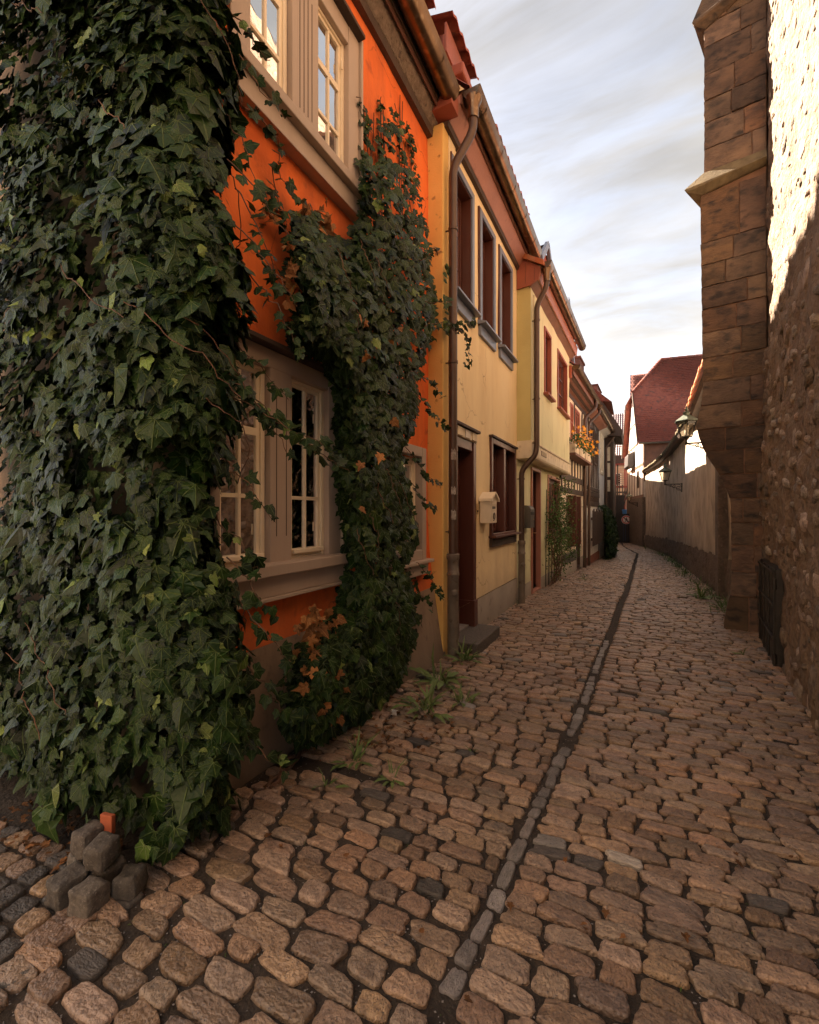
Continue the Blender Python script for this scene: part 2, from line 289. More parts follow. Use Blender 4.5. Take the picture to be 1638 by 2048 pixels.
BLOCK = surf('sandstone_block', (.175, .108, .064), (.085, .055, .039), 3.2, .9, 1.0, 26, rand=.75, stretch=(1, 1, 1.7), dist=.014, c3=(.045, .034, .029), s3=6, t3=(.52, .68))
MORT = surf('red_mortar', (.24, .135, .085), (.17, .09, .056), 12, .95, .5, 70)
COPING = surf('mossy_coping', (.20, .155, .085), (.12, .09, .05), 9, .95, .6, 50)
PLW = surf('lane_wall_plaster', (.56, .46, .36), (.40, .325, .25), 1.6, .92, .8, 30, stretch=(1, 1, .75), dist=.02, c3=(.25, .20, .155), s3=2.2, t3=(.50, .72), splash=(-.2, 1.3, (.22, .175, .135), 1.6))
PLB = surf('lane_wall_base', (.17, .125, .095), (.10, .075, .058), 6, .95, .9, 24, dist=.03, c3=(.24, .18, .14), s3=18)
LEAF = leafm('ivy_leaf', (.006, .020, .004), (.022, .044, .008), (.12, .16, .045), rough=.42, rand=1.1)
LEAFY = leafm('ivy_leaf_young', (.10, .16, .03), (.16, .20, .05), (.3, .33, .14))
DEADG = leafm('dry_ground_leaf', (.20, .085, .03), (.12, .055, .024), (.25, .13, .05), rough=.8)
DEAD = leafm('dead_leaf', (.40, .17, .05), (.24, .10, .035), (.5, .25, .1), rough=.7)
WEED = leafm('weed_leaf', (.045, .10, .018), (.085, .15, .03), (.16, .2, .07), rough=.55)
STEM = surf('ivy_stem', (.17, .085, .045), (.10, .05, .028), 20, .8, .3, rand=.4)
LIGHTM = surf('cream_metal', (.80, .68, .50), (.75, .63, .46), 5, .4, .05)
GREYM = surf('grey_metal', (.13, .115, .10), (.10, .09, .08), 5, .4, .1, metal=.3)
VERD = surf('verdigris_cap', (.10, .115, .085), (.065, .075, .055), 14, .5, .2, metal=.4)
PAPER = surf('worn_sticker', (.5, .44, .38), (.2, .16, .13), 30, .8, 0)
REDST = surf('red_steel', (.22, .03, .025), (.16, .022, .018), 8, .5, .1)
SIGNR = surf('sign_red', (.62, .03, .03), None, 4, .5, 0); SIGNW = surf('sign_white', (.82, .74, .66), None, 4, .5, 0); SIGNB = surf('sign_black', (.02, .02, .02), None, 4, .5, 0)
BRASS = surf('brass', (.6, .42, .2), None, 4, .3, 0, metal=.9)
YFLOW = surf('yellow_petal', (.85, .42, .02), (.8, .30, .01), 20, .7, 0, rand=.5)
BRICK = surf('chimney_brick', (.27, .10, .065), (.18, .065, .045), 8, .9, .5, 40, rand=.5)
BLUEP = surf('blue_paint', (.03, .13, .34), None, 4, .4, 0); TERRA = surf('terracotta', (.42, .10, .035), (.30, .07, .03), 10, .8, .2)
GATEM = surf('dark_gate_paint', (.035, .026, .023), (.028, .02, .018), 6, .6, .15, 30)
LITB = surf('warm_facade', (.42, .32, .24), (.36, .27, .2), 2, .9, .2)
# ------------------------------------------------------------------ building helpers
def rectf(mb, fr, u0, u1, z0, z1, w, n0, n1, wb=None):
    wb = w if wb is None else wb
    mb.fb(fr, u0, u0 + w, n0, n1, z0, z1); mb.fb(fr, u1 - w, u1, n0, n1, z0, z1)
    mb.fb(fr, u0 + w, u1 - w, n0, n1, z1 - w, z1); mb.fb(fr, u0 + w, u1 - w, n0, n1, z0, z0 + wb); return mb
def wall(name, fr, u0, u1, z0, z1, holes, m, parent, nf=None, depth=.22, step=.25, rough=.006, rm=None):
    nf = nf or (lambda u, z: 0)
    def cuts(a, b, ex):
        e = sorted({a, b, *[x for x in ex if a < x < b]}); out = []
        for p, q in zip(e, e[1:]):
            k = max(1, int((q - p) / step + .5)); out += [p + (q - p) * i / k for i in range(k)]
        return out + [b]
    us = cuts(u0, u1, [h[i] for h in holes for i in (0, 1)]); zs = cuts(z0, z1, [h[i] for h in holes for i in (2, 3)])
    mb = MB(); ds = fr.p.x * 3.1
    mb.v = [fr.pt(u, nf(u, z) + rough * 2 * nz(u * 1.3 + ds, z * 1.3, 4), z) for u in us for z in zs]; nzs = len(zs)
    for i in range(len(us) - 1):
        for j in range(nzs - 1):
            uc, zc = (us[i] + us[i + 1]) / 2, (zs[j] + zs[j + 1]) / 2
            if any(h[0] < uc < h[1] and h[2] < zc < h[3] for h in holes): continue
            mb.f.append((i * nzs + j, (i + 1) * nzs + j, (i + 1) * nzs + j + 1, i * nzs + j + 1))
    nface0 = len(mb.f)
    for a, b, c, d in holes:
        q = [(a, c), (b, c), (b, d), (a, d)]
        for (ua, za), (ub, zb) in zip(q, q[1:] + q[:1]):
            if za == zb and za < z0 + .02: continue
            mb.add([fr.pt(ua, nf(ua, za), za), fr.pt(ub, nf(ub, zb), zb), fr.pt(ub, -depth, zb), fr.pt(ua, -depth, za)], [(0, 1, 2, 3)])
    o = obj(name, mb, m, parent, smooth='auto')
    if rm and holes:
        o.data.materials.append(rm)
        for p in o.data.polygons[nface0:]: p.material_index = 1
    return o
def window(house, fr, u0, u1, z0, z1, n, fm, cols, rows, glass, fw=.045, bw=.022, transom=None, curtain=False, room=True, mull=None):
    """opening u0..u1, z0..z1 ; frame face at depth n"""
    w = obj('window', rectf(MB(), fr, u0, u1, z0, z1, fw, n - .05, n), fm, house, bev=.004)
    a, b, c, d = u0 + fw, u1 - fw, z0 + fw, z1 - fw
    zr = [c + (d - c) * i / rows for i in range(rows + 1)]
    if transom: zr = transom(c, d)
    ur = [a + (b - a) * i / cols for i in range(cols + 1)]
    sb = MB(); rectf(sb, fr, a, b, c, d, bw * 1.3, n - .036, n - .012)
    for q in ur[1:-1]:
        sb.fb(fr, q - (mull or bw) / 2, q + (mull or bw) / 2, n - .032, n - .010, c + bw * 1.3, d - bw * 1.3)
    obj('sash', sb, fm, w, bev=.003)
    for i, q in enumerate(zr[1:-1]):
        t = bw * (2.2 if transom and i == len(zr) - 3 else 1.15)
        for p0, p1 in zip(ur, ur[1:]): obj('glazing_bar', MB().fb(fr, p0 + (mull or bw) / 2 + .001, p1 - (mull or bw) / 2 - .001, n - .031, n - .011, q - t / 2, q + t / 2), fm, w)
    for p0, p1 in zip(ur, ur[1:]):
        for q0, q1 in zip(zr, zr[1:]): obj('pane', MB().fb(fr, p0 + .004, p1 - .004, n - .025, n - .022, q0 + .004, q1 - .004), glass, w)
    if room:
        r = MB(); r.fb(fr, u0 - .02, u1 + .02, n - .9, n - .055, z0 - .02, z1 + .02); r.f = [f for i, f in enumerate(r.f) if i not in (5, 3)][:6]
        r = MB(); D = .55
        P = lambda u, nn, z: fr.pt(u, nn, z)
        r.add([P(u0 - .1, n - D, z0 - .1), P(u1 + .1, n - D, z0 - .1), P(u1 + .1, n - D, z1 + .1), P(u0 - .1, n - D, z1 + .1)], [(0, 1, 2, 3)])
        for (p, q) in (((u0 - .1, z0 - .1), (u1 + .1, z0 - .1)), ((u0 - .1, z1 + .1), (u1 + .1, z1 + .1)), ((u0 - .1, z0 - .1), (u0 - .1, z1 + .1)), ((u1 + .1, z0 - .1), (u1 + .1, z1 + .1))):
            r.add([P(p[0], n - .06, p[1]), P(q[0], n - .06, q[1]), P(q[0], n - D, q[1]), P(p[0], n - D, p[1])], [(0, 1, 2, 3)])
        obj('interior', r, ROOM, w)
    if curtain:
        for s in ((a, a + (b - a) * curtain), (b - (b - a) * curtain, b)):
            cb = MB(); k = 22
            for i in range(k + 1):
                u = s[0] + (s[1] - s[0]) * i / k; nn = n - .16 + .022 * math.sin(i * 1.9 + u * 7)
                cb.v += [fr.pt(u, nn, z0 + .02), fr.pt(u, nn, z1 - .02)]
                if i: cb.f.append((2 * i - 2, 2 * i, 2 * i + 1, 2 * i - 1))
            obj('curtain', cb, CURT, w, smooth=True)
    return w
def body(house, fr, u0, u1, depth, z0, z1, m, inset=.25):   # the far sides of a house
    mb = MB(); mb.box8([fr.pt(u, n, z) for u in (u0, u1) for n in (-depth, -inset) for z in (z0, z1)])
    mb.f.pop(5) if False else None
    mb2 = MB(); P = fr.pt
    mb2.add([P(u0, -inset, z0), P(u0, -depth, z0), P(u0, -depth, z1), P(u0, -inset, z1)], [(0, 1, 2, 3)])
    mb2.add([P(u1, -inset, z0), P(u1, -depth, z0), P(u1, -depth, z1), P(u1, -inset, z1)], [(0, 1, 2, 3)])
    mb2.add([P(u0, -depth, z0), P(u1, -depth, z0), P(u1, -depth, z1), P(u0, -depth, z1)], [(0, 1, 2, 3)])
    return obj('rear_wall', mb2, m, house)
def roof(house, fr, u0, u1, ne, ze, nr, zr, depth, m, gm, wave=.22, row=.34):
    nu = max(4, int((u1 - u0) / (wave / 4))); nrw = max(2, int(math.hypot(nr - ne, zr - ze) / row)); mb = MB()
    ln = Vector((zr - ze, ne - nr)).normalized()       # outward normal in the n,z plane
    if ln.y < 0: ln = -ln
    for j in range(nrw * 2):
        t = (j + 1) // 2 / nrw; lift = .03 if j % 2 == 0 else .0
        for i in range(nu + 1):
            u = u0 + (u1 - u0) * i / nu; h = lift + .022 * math.sin(2 * math.pi * u / wave)
            mb.v.append(fr.pt(u, ne + (nr - ne) * t + ln.x * h, ze + (zr - ze) * t + ln.y * h))
    for j in range(nrw * 2 - 1):
        for i in range(nu): q = j * (nu + 1) + i; mb.f.append((q, q + 1, q + nu + 2, q + nu + 1))
    P = fr.pt
    o = obj('roof', mb, m, house, smooth='auto')
    b = MB(); nb = -depth - .2; zb = zr - (zr - ze) * (nr - nb) / (ne - nr) if False else ze
    b.add([P(u0, nr, zr), P(u1, nr, zr), P(u1, nb, zb), P(u0, nb, zb)], [(0, 1, 2, 3)]); obj('rear_slope', b, m, o)
    for u in (u0 + .02, u1 - .02): obj('gable', MB().add([P(u, ne, ze - .02), P(u, nr, zr - .04), P(u, nb, zb - .02)], [(0, 1, 2)]), gm, o)
    rd = MB(); rd.tube([P(u0, nr, zr), P(u1, nr, zr)], .09, 10); obj('ridge_tiles', rd, m, o)
    return o
def gutter(house, fr, u0, u1, n, z, r, m, every=.62):
    pr = [(n + r * math.cos(a), z + r * math.sin(a)) for a in [R(190 + 160 * i / 12) for i in range(13)]]
    pr = [(n - r, z + .012)] + pr + [(n + r + .006, z + .006), (n + r + .012, z + .018), (n + r, z + .022)]
    g = MB(); g.ext(fr, u0, u1, pr, cap=False)
    for u in (u0, u1): g.add([fr.pt(u, a, b) for a, b in pr], [tuple(range(len(pr)))])
    o = obj('gutter', g, m, house, smooth='auto')
    u = u0 + .25
    while u < u1 - .05:
        b = MB(); p2 = [(n + (r + .007) * math.cos(R(185 + 170 * i / 10)), z + (r + .007) * math.sin(R(185 + 170 * i / 10))) for i in range(11)]
        b.ext(fr, u, u + .03, p2, cap=False); obj('bracket', b, m, o, smooth='auto'); u += every
    return o
def downpipe(house, path, r, m, low=None, fr=None, clips=(), rlow=None):
    P = [Vector(p) for p in path]; pts = []            # round the bends
    for i, p in enumerate(P):
        if 0 < i < len(P) - 1:
            a, b = (P[i - 1] - p), (P[i + 1] - p); q = min(.09, a.length * .45, b.length * .45); a = a.normalized() * q; b = b.normalized() * q
            for t in (0, .25, .5, .75, 1): pts.append(p + a * (1 - t) ** 2 + b * t ** 2)
        else: pts.append(p)
    o = obj('downpipe', MB().tube(pts, r, 12), m, house, smooth='auto')
    for c in clips:
        cc = MB(); cc.lathe((c[0], c[1], c[2]), [(r + .001, -.014), (r + .007, -.014), (r + .007, .014), (r + .001, .014)], 12)
        if fr: cc.bar((c[0], c[1], c[2]), Vector(c) - Vector((fr.n.x, fr.n.y, 0)) * .12, .012)
        obj('pipe_clip', cc, m, o, smooth='auto')
    if low:
        x, y, zb, zt = low; rl = rlow or r * 1.25
        l = MB(); l.lathe((x, y, 0), [(0, zb), (rl, zb), (rl, zt - .22), (rl * 1.12, zt - .21), (rl * 1.12, zt - .19), (rl, zt - .18), (rl, zt - .06), (rl * 1.14, zt - .05), (rl * 1.14, zt), (rl * .7, zt + .005)], 16)
        q = obj('standpipe', l, IRONP, o, smooth='auto')
        nrm = Vector((.55, -.83, 0)); cpos = Vector((x, y, zt - .38)) + nrm * rl * .95
        cl = MB(); cl.tube([cpos, cpos + nrm * .018, cpos + nrm * .028], [.036, .036, .02], 12)
        # inspection cap sits on the standpipe
        q2 = obj('inspection_cap', cl, IRONP, o, smooth='auto')
    return o

# ================================================================== ORANGE HOUSE
A = Fr(-1.86, 0, 0)
CORN = 1.46                                             # near corner of the house
orange = thing('orange_house', 'bright orange plastered house with taupe framed double windows under heavy ivy', 'house', (-1.86, CORN, 0))
flare = lambda u, z: (.165 * max(0, (1.6 - z) / 1.6) ** 1.6 * min(1, max(0, (u - 2.4) / 1.2))) + .012 * nz(u * .8, z * .8, 2)
UW = (1.80, 2.76, 3.78, 4.83); LW = (1.60, 2.52, 1.15, 2.28); SW = (3.32, 3.87, 1.03, 1.95)
wall('wall', A, CORN, 4.27, .70, 5.36, [UW, LW, SW], ORANGE, orange, flare, rm=CREAMW)
wall('plinth', A, CORN, 4.27, -.1, .70, [], ORPLINTH, orange, lambda u, z: flare(u, z) + .002)
# the end wall behind the ivy
E0 = Fr(-1.86, CORN, -90, nor=(0, -1), dirv=(-1, 0))
wall('end_wall', E0, 0, 4.2, -.1, 5.4, [], ORPLINTH, orange, None)
body(orange, A, CORN, 4.25, 5.5, -.1, 5.3, ORPLINTH)
def taupe_surround(W_, post, lint, sillz, hasout=True):
    u0, u1, z0, z1 = W_
    pb = obj('window_surround', MB().fb(A, post[0], post[1], -.03, .022, z0 - .01, z1 + .01), TAUPE, orange, bev=.006)
    gv = MB(); k = 4 if lint > .1 else 2
    for i in range(k):
        uu = post[0] + (post[1] - post[0]) * (.27 + .46 * i / (k - 1))
        obj('groove', MB().fb(A, uu - .003, uu + .003, .010, .0232, z0 + .16, z1 - .14), DARKW, pb)
    obj('side_board', MB().fb(A, u1 - .012, u1 + .125, -.03, .028, z0 - .01, z1 + lint), TAUPE, pb, bev=.006)
    obj('side_board', MB().fb(A, u0 - .125, u0 + .012, -.03, .028, z0 - .01, z1 + lint), TAUPE, pb, bev=.006)
    obj('edge_strip', MB().fb(A, u1 + .126, u1 + .15, -.02, .05, z0 - .01, z1 + lint + .02), BLUEG if lint > .15 else TAUPE, pb, bev=.003)
    obj('lintel_board', MB().fb(A, u0 + .013, u1 - .013, -.03, .025, z1 - .014, z1 + lint), TAUPE, pb, bev=.006)
    obj('cornice_strip', MB().fb(A, u0 - .14, u1 + .125, -.02, .085, z1 + lint + .001, z1 + lint + .028), DARKW, pb, bev=.004)
    obj('sill', MB().fb(A, u0 - .15, u1 + .20, -.02, .12, z0 - .05, z0 + .014), TAUPE, pb, bev=.006)
    obj('sill_board', MB().fb(A, u0 - .13, u1 + .155, -.02, .07, z0 - .17, z0 - .051), TAUPE, pb, bev=.006)
    obj('sill_strip', MB().fb(A, u0 - .14, u1 + .165, -.02, .085, z0 - .192, z0 - .171), DARKW if not hasout else TAUPE, pb, bev=.004)
    return pb
UPP = (2.15, 2.405); LPP = (1.965, 2.145)
taupe_surround(UW, UPP, .12, 0); taupe_surround(LW, LPP, .09, 0)
three = lambda c, d: [c, c + (d - c) * .335, c + (d - c) * .67, d]
for W_, pp in ((UW, UPP), (LW, LPP)):
    for a, b in ((W_[0] + .01, pp[0] - .005), (pp[1] + .005, W_[1] - .01)):
        w = window(orange, A, a, b, W_[2], W_[3], -.015, CREAMW, 2, 3, GLASS, fw=.03, bw=.019, transom=three, curtain=.28 if W_ is UW else .40)
        obj('weather_bar', MB().fb(A, a + .032, b - .032, -.035, .012, W_[2] + .045, W_[2] + .07), CREAMW, w, bev=.004)
        for zc in (.18, .82):
            obj('hinge', MB().tube([A.pt(b - .043, -.004, W_[2] + (W_[3] - W_[2]) * zc - .03), A.pt(b - .043, -.004, W_[2] + (W_[3] - W_[2]) * zc + .03)], .006, 6), CREAMW, w)
# small third window by the yellow house
pb = obj('window_surround', rectf(MB(), A, SW[0] - .09, SW[1] + .08, SW[2] - .02, SW[3] + .1, .09, .02, .105), TAUPE, orange, bev=.006)
obj('sill', MB().fb(A, SW[0] - .12, SW[1] + .12, .02, .17, SW[2] - .05, SW[2] - .021), TAUPE, pb, bev=.005)
obj('sill_board', MB().fb(A, SW[0] - .1, SW[1] + .09, .02, .12, SW[2] - .16, SW[2] - .051), TAUPE, pb, bev=.005)
window(orange, A, SW[0], SW[1], SW[2], SW[3], .03, CREAMW, 2, 3, GLASS, curtain=.4)
# white sensor box beside the upper window
sb = obj('sensor_box', MB().fb(A, 1.735, 1.775, .0, .05, 3.68, 3.80), LIGHTM, orange, bev=.008)
for i in range(4): obj('print_line', MB().fb(A, 1.744, 1.766, .0502, .051, 3.73 + i * .012, 3.736 + i * .012), GREYM, sb)
# eaves: dark strip, rough cove, boards, gutter
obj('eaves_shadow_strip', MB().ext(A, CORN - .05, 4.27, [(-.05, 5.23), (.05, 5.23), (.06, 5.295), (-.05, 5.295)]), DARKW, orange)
cv = MB(); prof = [(.03, 5.296), (.06, 5.31)] + [(.06 + .08 * t, 5.33 + .11 * t ** 1.5) for t in (.2, .4, .6, .8, 1)] + [(.14, 5.52), (-.1, 5.52)]
nst = 26
for i in range(nst): pass
for i in range(nst + 1):
    u = CORN - .1 + (4.25 - CORN + .1) * i / nst
    for k_, (n, z) in enumerate(prof): cv.v.append(A.pt(u, n + .008 * nz(u * 5, k_ * 1.7), z + .006 * nz(u * 4, k_ * 2.3, 5)))
kk = len(prof)
for i in range(nst):
    for j in range(kk): cv.f.append((i * kk + j, i * kk + (j + 1) % kk, (i + 1) * kk + (j + 1) % kk, (i + 1) * kk + j))
cv.f.append(tuple(range(nst * kk, nst * kk + kk)))
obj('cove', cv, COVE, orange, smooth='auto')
obj('eaves_board', MB().ext(A, CORN - .15, 4.14, [(.142, 5.40), (.155, 5.39), (.162, 5.54), (.142, 5.54)]), SOFFIT, orange, bev=.004)
obj('eaves_board', MB().ext(A, CORN - .15, 4.12, [(.163, 5.44), (.176, 5.44), (.184, 5.56), (.163, 5.56)]), DARKW, orange)
gutter(orange, A, CORN - .3, 4.14, .275, 5.50, .088, COPPER, .78)
roof(orange, A, CORN - .2, 4.24, .21, 5.52, -2.9, 9.2, 5.5, ROOFT, ORPLINTH)
def dormer(house, fr, u0, u1, nfr, ze, dep, front, tile, lowz, pitch=.35, over=.14):
    d = obj('dormer', MB().box8([fr.pt(u, n, z) for u in (u0 + over, u1 - over) for n in (nfr - dep, nfr - .12) for z in (lowz, ze + .02)]), front, house)
    obj('fascia', MB().fb(fr, u0 + .02, u1 - .02, nfr - .10, nfr - .075, ze - .30, ze), front, d, bev=.004)
    for k in range(3): obj('plank', MB().fb(fr, u0 + .02, u1 - .02, nfr - .118, nfr - .101, ze - .12 - .14 * (k + 1), ze - .125 - .14 * k), front, d)
    n_ = int((u1 - u0) / .035); mb = MB(); rows = 5
    for j in range(rows * 2):
        t = ((j + 1) // 2) / rows; lift = .03 if j % 2 == 0 else 0
        for i in range(n_ + 1):
            u = u0 + (u1 - u0) * i / n_; h = .024 * math.sin(2 * math.pi * u / .19)
            mb.v.append(fr.pt(u, nfr - dep * t * 1.2, ze + .045 + lift + h + pitch * dep * 1.2 * t))
    for j in range(rows * 2 - 1):
        for i in range(n_): q = j * (n_ + 1) + i; mb.f.append((q, q + 1, q + n_ + 2, q + n_ + 1))
    for i in range(n_):                                  # thick tile ends
        a, b = mb.v[i], mb.v[i + 1]; mb.add([a, b, (b[0], b[1], b[2] - .03), (a[0], a[1], a[2] - .03)], [(0, 1, 2, 3)])
    obj('dormer_roof', mb, tile, d, smooth='auto')
    return d
dormer(orange, A, 2.6, 4.12, .13, 6.34, 1.6, REDBOARD, ROOFT, 5.7)
# ================================================================== YELLOW HOUSE
B = Fr(-1.70, 4.25, .6)
yellow = thing('yellow_house', 'warm yellow plastered house with blue grey trimmed windows and brown front door', 'house', (-1.70, 4.25, 0))
def span(fr, x0, y0, x1, y1, n=0):                      # outline of something seen on a face: left top, right bottom in the picture
    a = fr.uz(x0, y0, n); b = fr.uz(x1, y1, n); return a[0], b[0], b[1], a[1]
def win4(fr, tl, tr, br, bl, n=.03):
    q = [fr.uz(*p, n) for p in (tl, tr, br, bl)]
    return (q[0][0] + q[3][0]) / 2, (q[1][0] + q[2][0]) / 2, (q[2][1] + q[3][1]) / 2, (q[0][1] + q[1][1]) / 2
YW1 = win4(B, (905, 316), (949, 390), (949, 636), (905, 594)); YW2 = win4(B, (961, 414), (991, 467), (992, 690), (961, 656)); YW3 = win4(B, (1000, 487), (1026, 531), (1025.5, 729), (1001, 705))
YLW = win4(B, (984, 872), (1033, 897), (1033, 1082), (983, 1093)); YD = win4(B, (908, 843), (952, 862), (952, 1243), (908, 1262))
YLW = (YLW[0], min(YLW[1], 7.25 - 4.25 + .02), YLW[2], YLW[3])
print('Y', [tuple(round(x, 2) for x in q) for q in (YW1, YW2, YW3, YLW, YD)], B.U(1033))
YE = B.U(1033.5); YP = B.uz(1000, 1180)[1]
ins = lambda q, t, tb=None: (q[0] + t, q[1] - t, q[2] + (tb if tb is not None else t), q[3] - t)
# level the upper row
zt = sum(q[3] for q in (YW1, YW2, YW3)) / 3; zb = sum(q[2] for q in (YW1, YW2, YW3)) / 3
YWS = [(q[0], q[1], zb, zt) for q in (YW1, YW2, YW3)]
DOOR = (YD[0], YD[1], .12, YD[3])
holes = [ins(q, .07, .12) for q in YWS] + [ins(YLW, .06, .15)] + [(DOOR[0] + .05, DOOR[1] - .05, -.0, DOOR[3] - .17)]
holes[-1] = (DOOR[0] + .05, DOOR[1] - .05, .401, DOOR[3] - .17)
ZP = .40
wall('wall', B, .10, YE, ZP, 5.46, holes, YELLOW, yellow, None, rm=BROWNW)
wall('plinth', B, .10, DOOR[0] + .05, -.15, ZP, [], PLINTHG, yellow, lambda u, z: .002, step=.3)
wall('plinth', B, DOOR[1] - .05, YE, -.25, ZP, [], PLINTHG, yellow, lambda u, z: .012, step=.3)
pl = MB(); pl.fb(B, -.03, .115, -.30, .006, -.1, 5.34)
obj('corner_pilaster', pl, OCHRE, yellow, bev=.012)
obj('corner_render', MB().fb(B, .116, .30, -.02, .010, .30, 5.34), YELLOW, yellow)
obj('cable', MB().tube([B.pt(.19, .018, .3), B.pt(.19, .018, 5.2)], .007, 6), CREAM, yellow)
body(yellow, B, .0, YE, 5.5, -.2, 5.4, YELLOW)
for q in YWS:
    s = obj('window_trim', rectf(MB(), B, *[q[0], q[1], q[2] + .05, q[3]], .075, -.01, .035, .06), BLUEG, yellow, bev=.008)
    obj('trim_bead', rectf(MB(), B, q[0] - .014, q[1] + .014, q[2] + .04, q[3] + .014, .014, -.01, .022), BROWNW, s)
    h = ins(q, .076, .115)
    rv = MB()
    for (a, b, c, d) in ((h[0], h[0] + .012, h[2], h[3]), (h[1] - .012, h[1], h[2], h[3]), (h[0] + .012, h[1] - .012, h[3] - .012, h[3]), (h[0] + .012, h[1] - .012, h[2], h[2] + .012)): rv.fb(B, a, b, -.16, .012, c, d)
    obj('reveal', rv, BROWNW, s)
    obj('sill', MB().add([B.pt(u, n, z) for u in (q[0] - .03, q[1] + .03) for n, z in ((-.02, q[2] + .112), (.11, q[2] + .075), (.11, q[2] + .052), (-.02, q[2] + .052))], [(0, 1, 2, 3), (7, 6, 5, 4), (0, 4, 5, 1), (1, 5, 6, 2), (2, 6, 7, 3), (3, 7, 4, 0)]), BLUEG, s, bev=.004)
    obj('apron', MB().fb(B, q[0], q[1], -.01, .04, q[2] - .075, q[2] + .051), BLUEG, s, bev=.006)
    window(yellow, B, h[0] + .013, h[1] - .013, h[2] + .013, h[3] - .013, -.10, BROWNW, 2, 3, GLASSD, fw=.04, bw=.025, transom=three, curtain=.25)
q = YLW
s = obj('window_trim', rectf(MB(), B, q[0], q[1], q[2] + .11, q[3], .075, -.01, .03), BROWNW, yellow, bev=.008)
obj('cornice', MB().fb(B, q[0] - .02, q[1] + .02, -.01, .055, q[3] + .001, q[3] + .03), DARKW, s, bev=.004)
obj('sill', MB().fb(B, q[0] - .03, q[1] + .03, -.01, .10, q[2] + .125, q[2] + .155), BROWNW, s, bev=.005)
obj('apron', MB().fb(B, q[0], q[1], -.005, .034, q[2], q[2] + .1085), DARKW, s, bev=.006)
h = ins(q, .076, .19)
um = (h[0] + h[1]) / 2
obj('mullion_post', MB().fb(B, um - .05, um + .05, -.14, .024, h[2], h[3]), BROWNW, s, bev=.006)
window(yellow, B, h[0], um - .051, h[2], h[3], -.09, BROWNW, 1, 2, GLASSD, curtain=.35); window(yellow, B, um + .051, h[1], h[2], h[3], -.09, BROWNW, 1, 2, GLASSD, curtain=.35)
# door
dr = obj('door', MB().fb(B, DOOR[0] + .11, DOOR[1] - .10, -.20, -.14, .14, DOOR[3] - .24), BROWNW, yellow, bev=.004)
for k in range(2):
    for i in range(2):
        ua = DOOR[0] + .17 + i * (DOOR[1] - DOOR[0] - .27) / 2; ub = ua + (DOOR[1] - DOOR[0] - .27) / 2 - .06
        obj('door_panel', MB().fb(B, ua, ub, -.139, -.128, .3 + k * .95, 1.12 + k * .88), BROWNW, dr, bev=.006)
hl = MB(); hu = DOOR[0] + .2; hl.tube([B.pt(hu, -.14, 1.17), B.pt(hu, -.08, 1.17), B.pt(hu + .11, -.075, 1.17)], .011, 8); hl.fb(B, hu - .02, hu + .02, -.139, -.132, 1.05, 1.26); obj('handle', hl, BRASS, dr, smooth='auto')
fm = MB(); fm.fb(B, DOOR[0], DOOR[0] + .1, -.2, .035, .12, DOOR[3] - .13); fm.fb(B, DOOR[1] - .1, DOOR[1], -.2, .035, .12, DOOR[3] - .13); fm.fb(B, DOOR[0] + .1, DOOR[1] - .1, -.2, .02, DOOR[3] - .235, DOOR[3] - .13)
df = obj('door_frame', fm, BROWNW, yellow, bev=.006)
for u in (DOOR[0] - .012, DOOR[1] - .112): obj('frame_foot', MB().fb(B, u, u + .124, -.19, .05, .02, .42), BROWNW, df, bev=.006)
obj('lintel', MB().fb(B, DOOR[0], DOOR[1], -.02, .045, DOOR[3] - .129, DOOR[3] - .02), CREAM, df, bev=.006)
for i in range(3):
    ua = DOOR[0] + .05 + i * (DOOR[1] - DOOR[0]) / 3
    obj('lintel_block', MB().fb(B, ua, ua + (DOOR[1] - DOOR[0]) / 3 - .08, .0455, .056, DOOR[3] - .12, DOOR[3] - .03), WHITEP if i == 1 else CREAM, df, bev=.004)
obj('cornice', MB().fb(B, DOOR[0] - .03, DOOR[1] + .03, -.02, .08, DOOR[3] - .019, DOOR[3] + .012), DARKW, df, bev=.005)
obj('step', MB().fb(B, DOOR[0] - .05, DOOR[1] + .06, -.15, .30, -.06, .12), GRANITE, yellow, bev=.012, label='flat grey granite doorstep')
obj('door_threshold', MB().fb(B, DOOR[0] + .1, DOOR[1] - .1, -.14, -.02, .121, .138), PALE, yellow)
bl = obj('bell_plate', MB().fb(B, DOOR[1] + .05, DOOR[1] + .12, .004, .02, 1.42, 1.55), BRASS, yellow, bev=.003); obj('bell_button', MB().tube([B.pt(DOOR[1] + .085, .02, 1.46), B.pt(DOOR[1] + .085, .028, 1.46)], .012, 10), IRON, bl)
# cornice and eaves
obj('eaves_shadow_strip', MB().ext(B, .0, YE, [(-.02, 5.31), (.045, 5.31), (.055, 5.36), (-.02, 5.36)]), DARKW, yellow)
obj('fascia', MB().ext(B, .02, YE + .02, [(.03, 5.361), (.056, 5.361), (.165, 5.51), (.165, 5.58), (.03, 5.58)]), FASCIA, yellow, bev=.004)
obj('fascia_strip', MB().ext(B, .03, YE - .02, [(.166, 5.50), (.182, 5.50), (.188, 5.62), (.166, 5.62)]), SOFFIT, yellow)
obj('eaves_end', MB().fb(B, -.16, .019, -.1, .15, 5.37, 5.53), REDBOARD, yellow, bev=.006)
gutter(yellow, B, .03, YE + .16, .275, 5.60, .085, COPPER, .62)
roof(yellow, B, -.02, YE + .05, .22, 5.62, -2.9, 9.25, 5.5, ROOFT, YELLOW)
dormer(yellow, B, .12, .98, .05, 6.52, 1.4, REDBOARD, ROOFT, 5.8)
dormer(yellow, B, 1.3, 3.3, .16, 6.22, 1.4, REDBOARD, ROOFT, 5.9)
obj('verge_cap', MB().fb(B, .02, .26, .02, .20, 5.80, 5.92), REDBOARD, yellow, bev=.02)
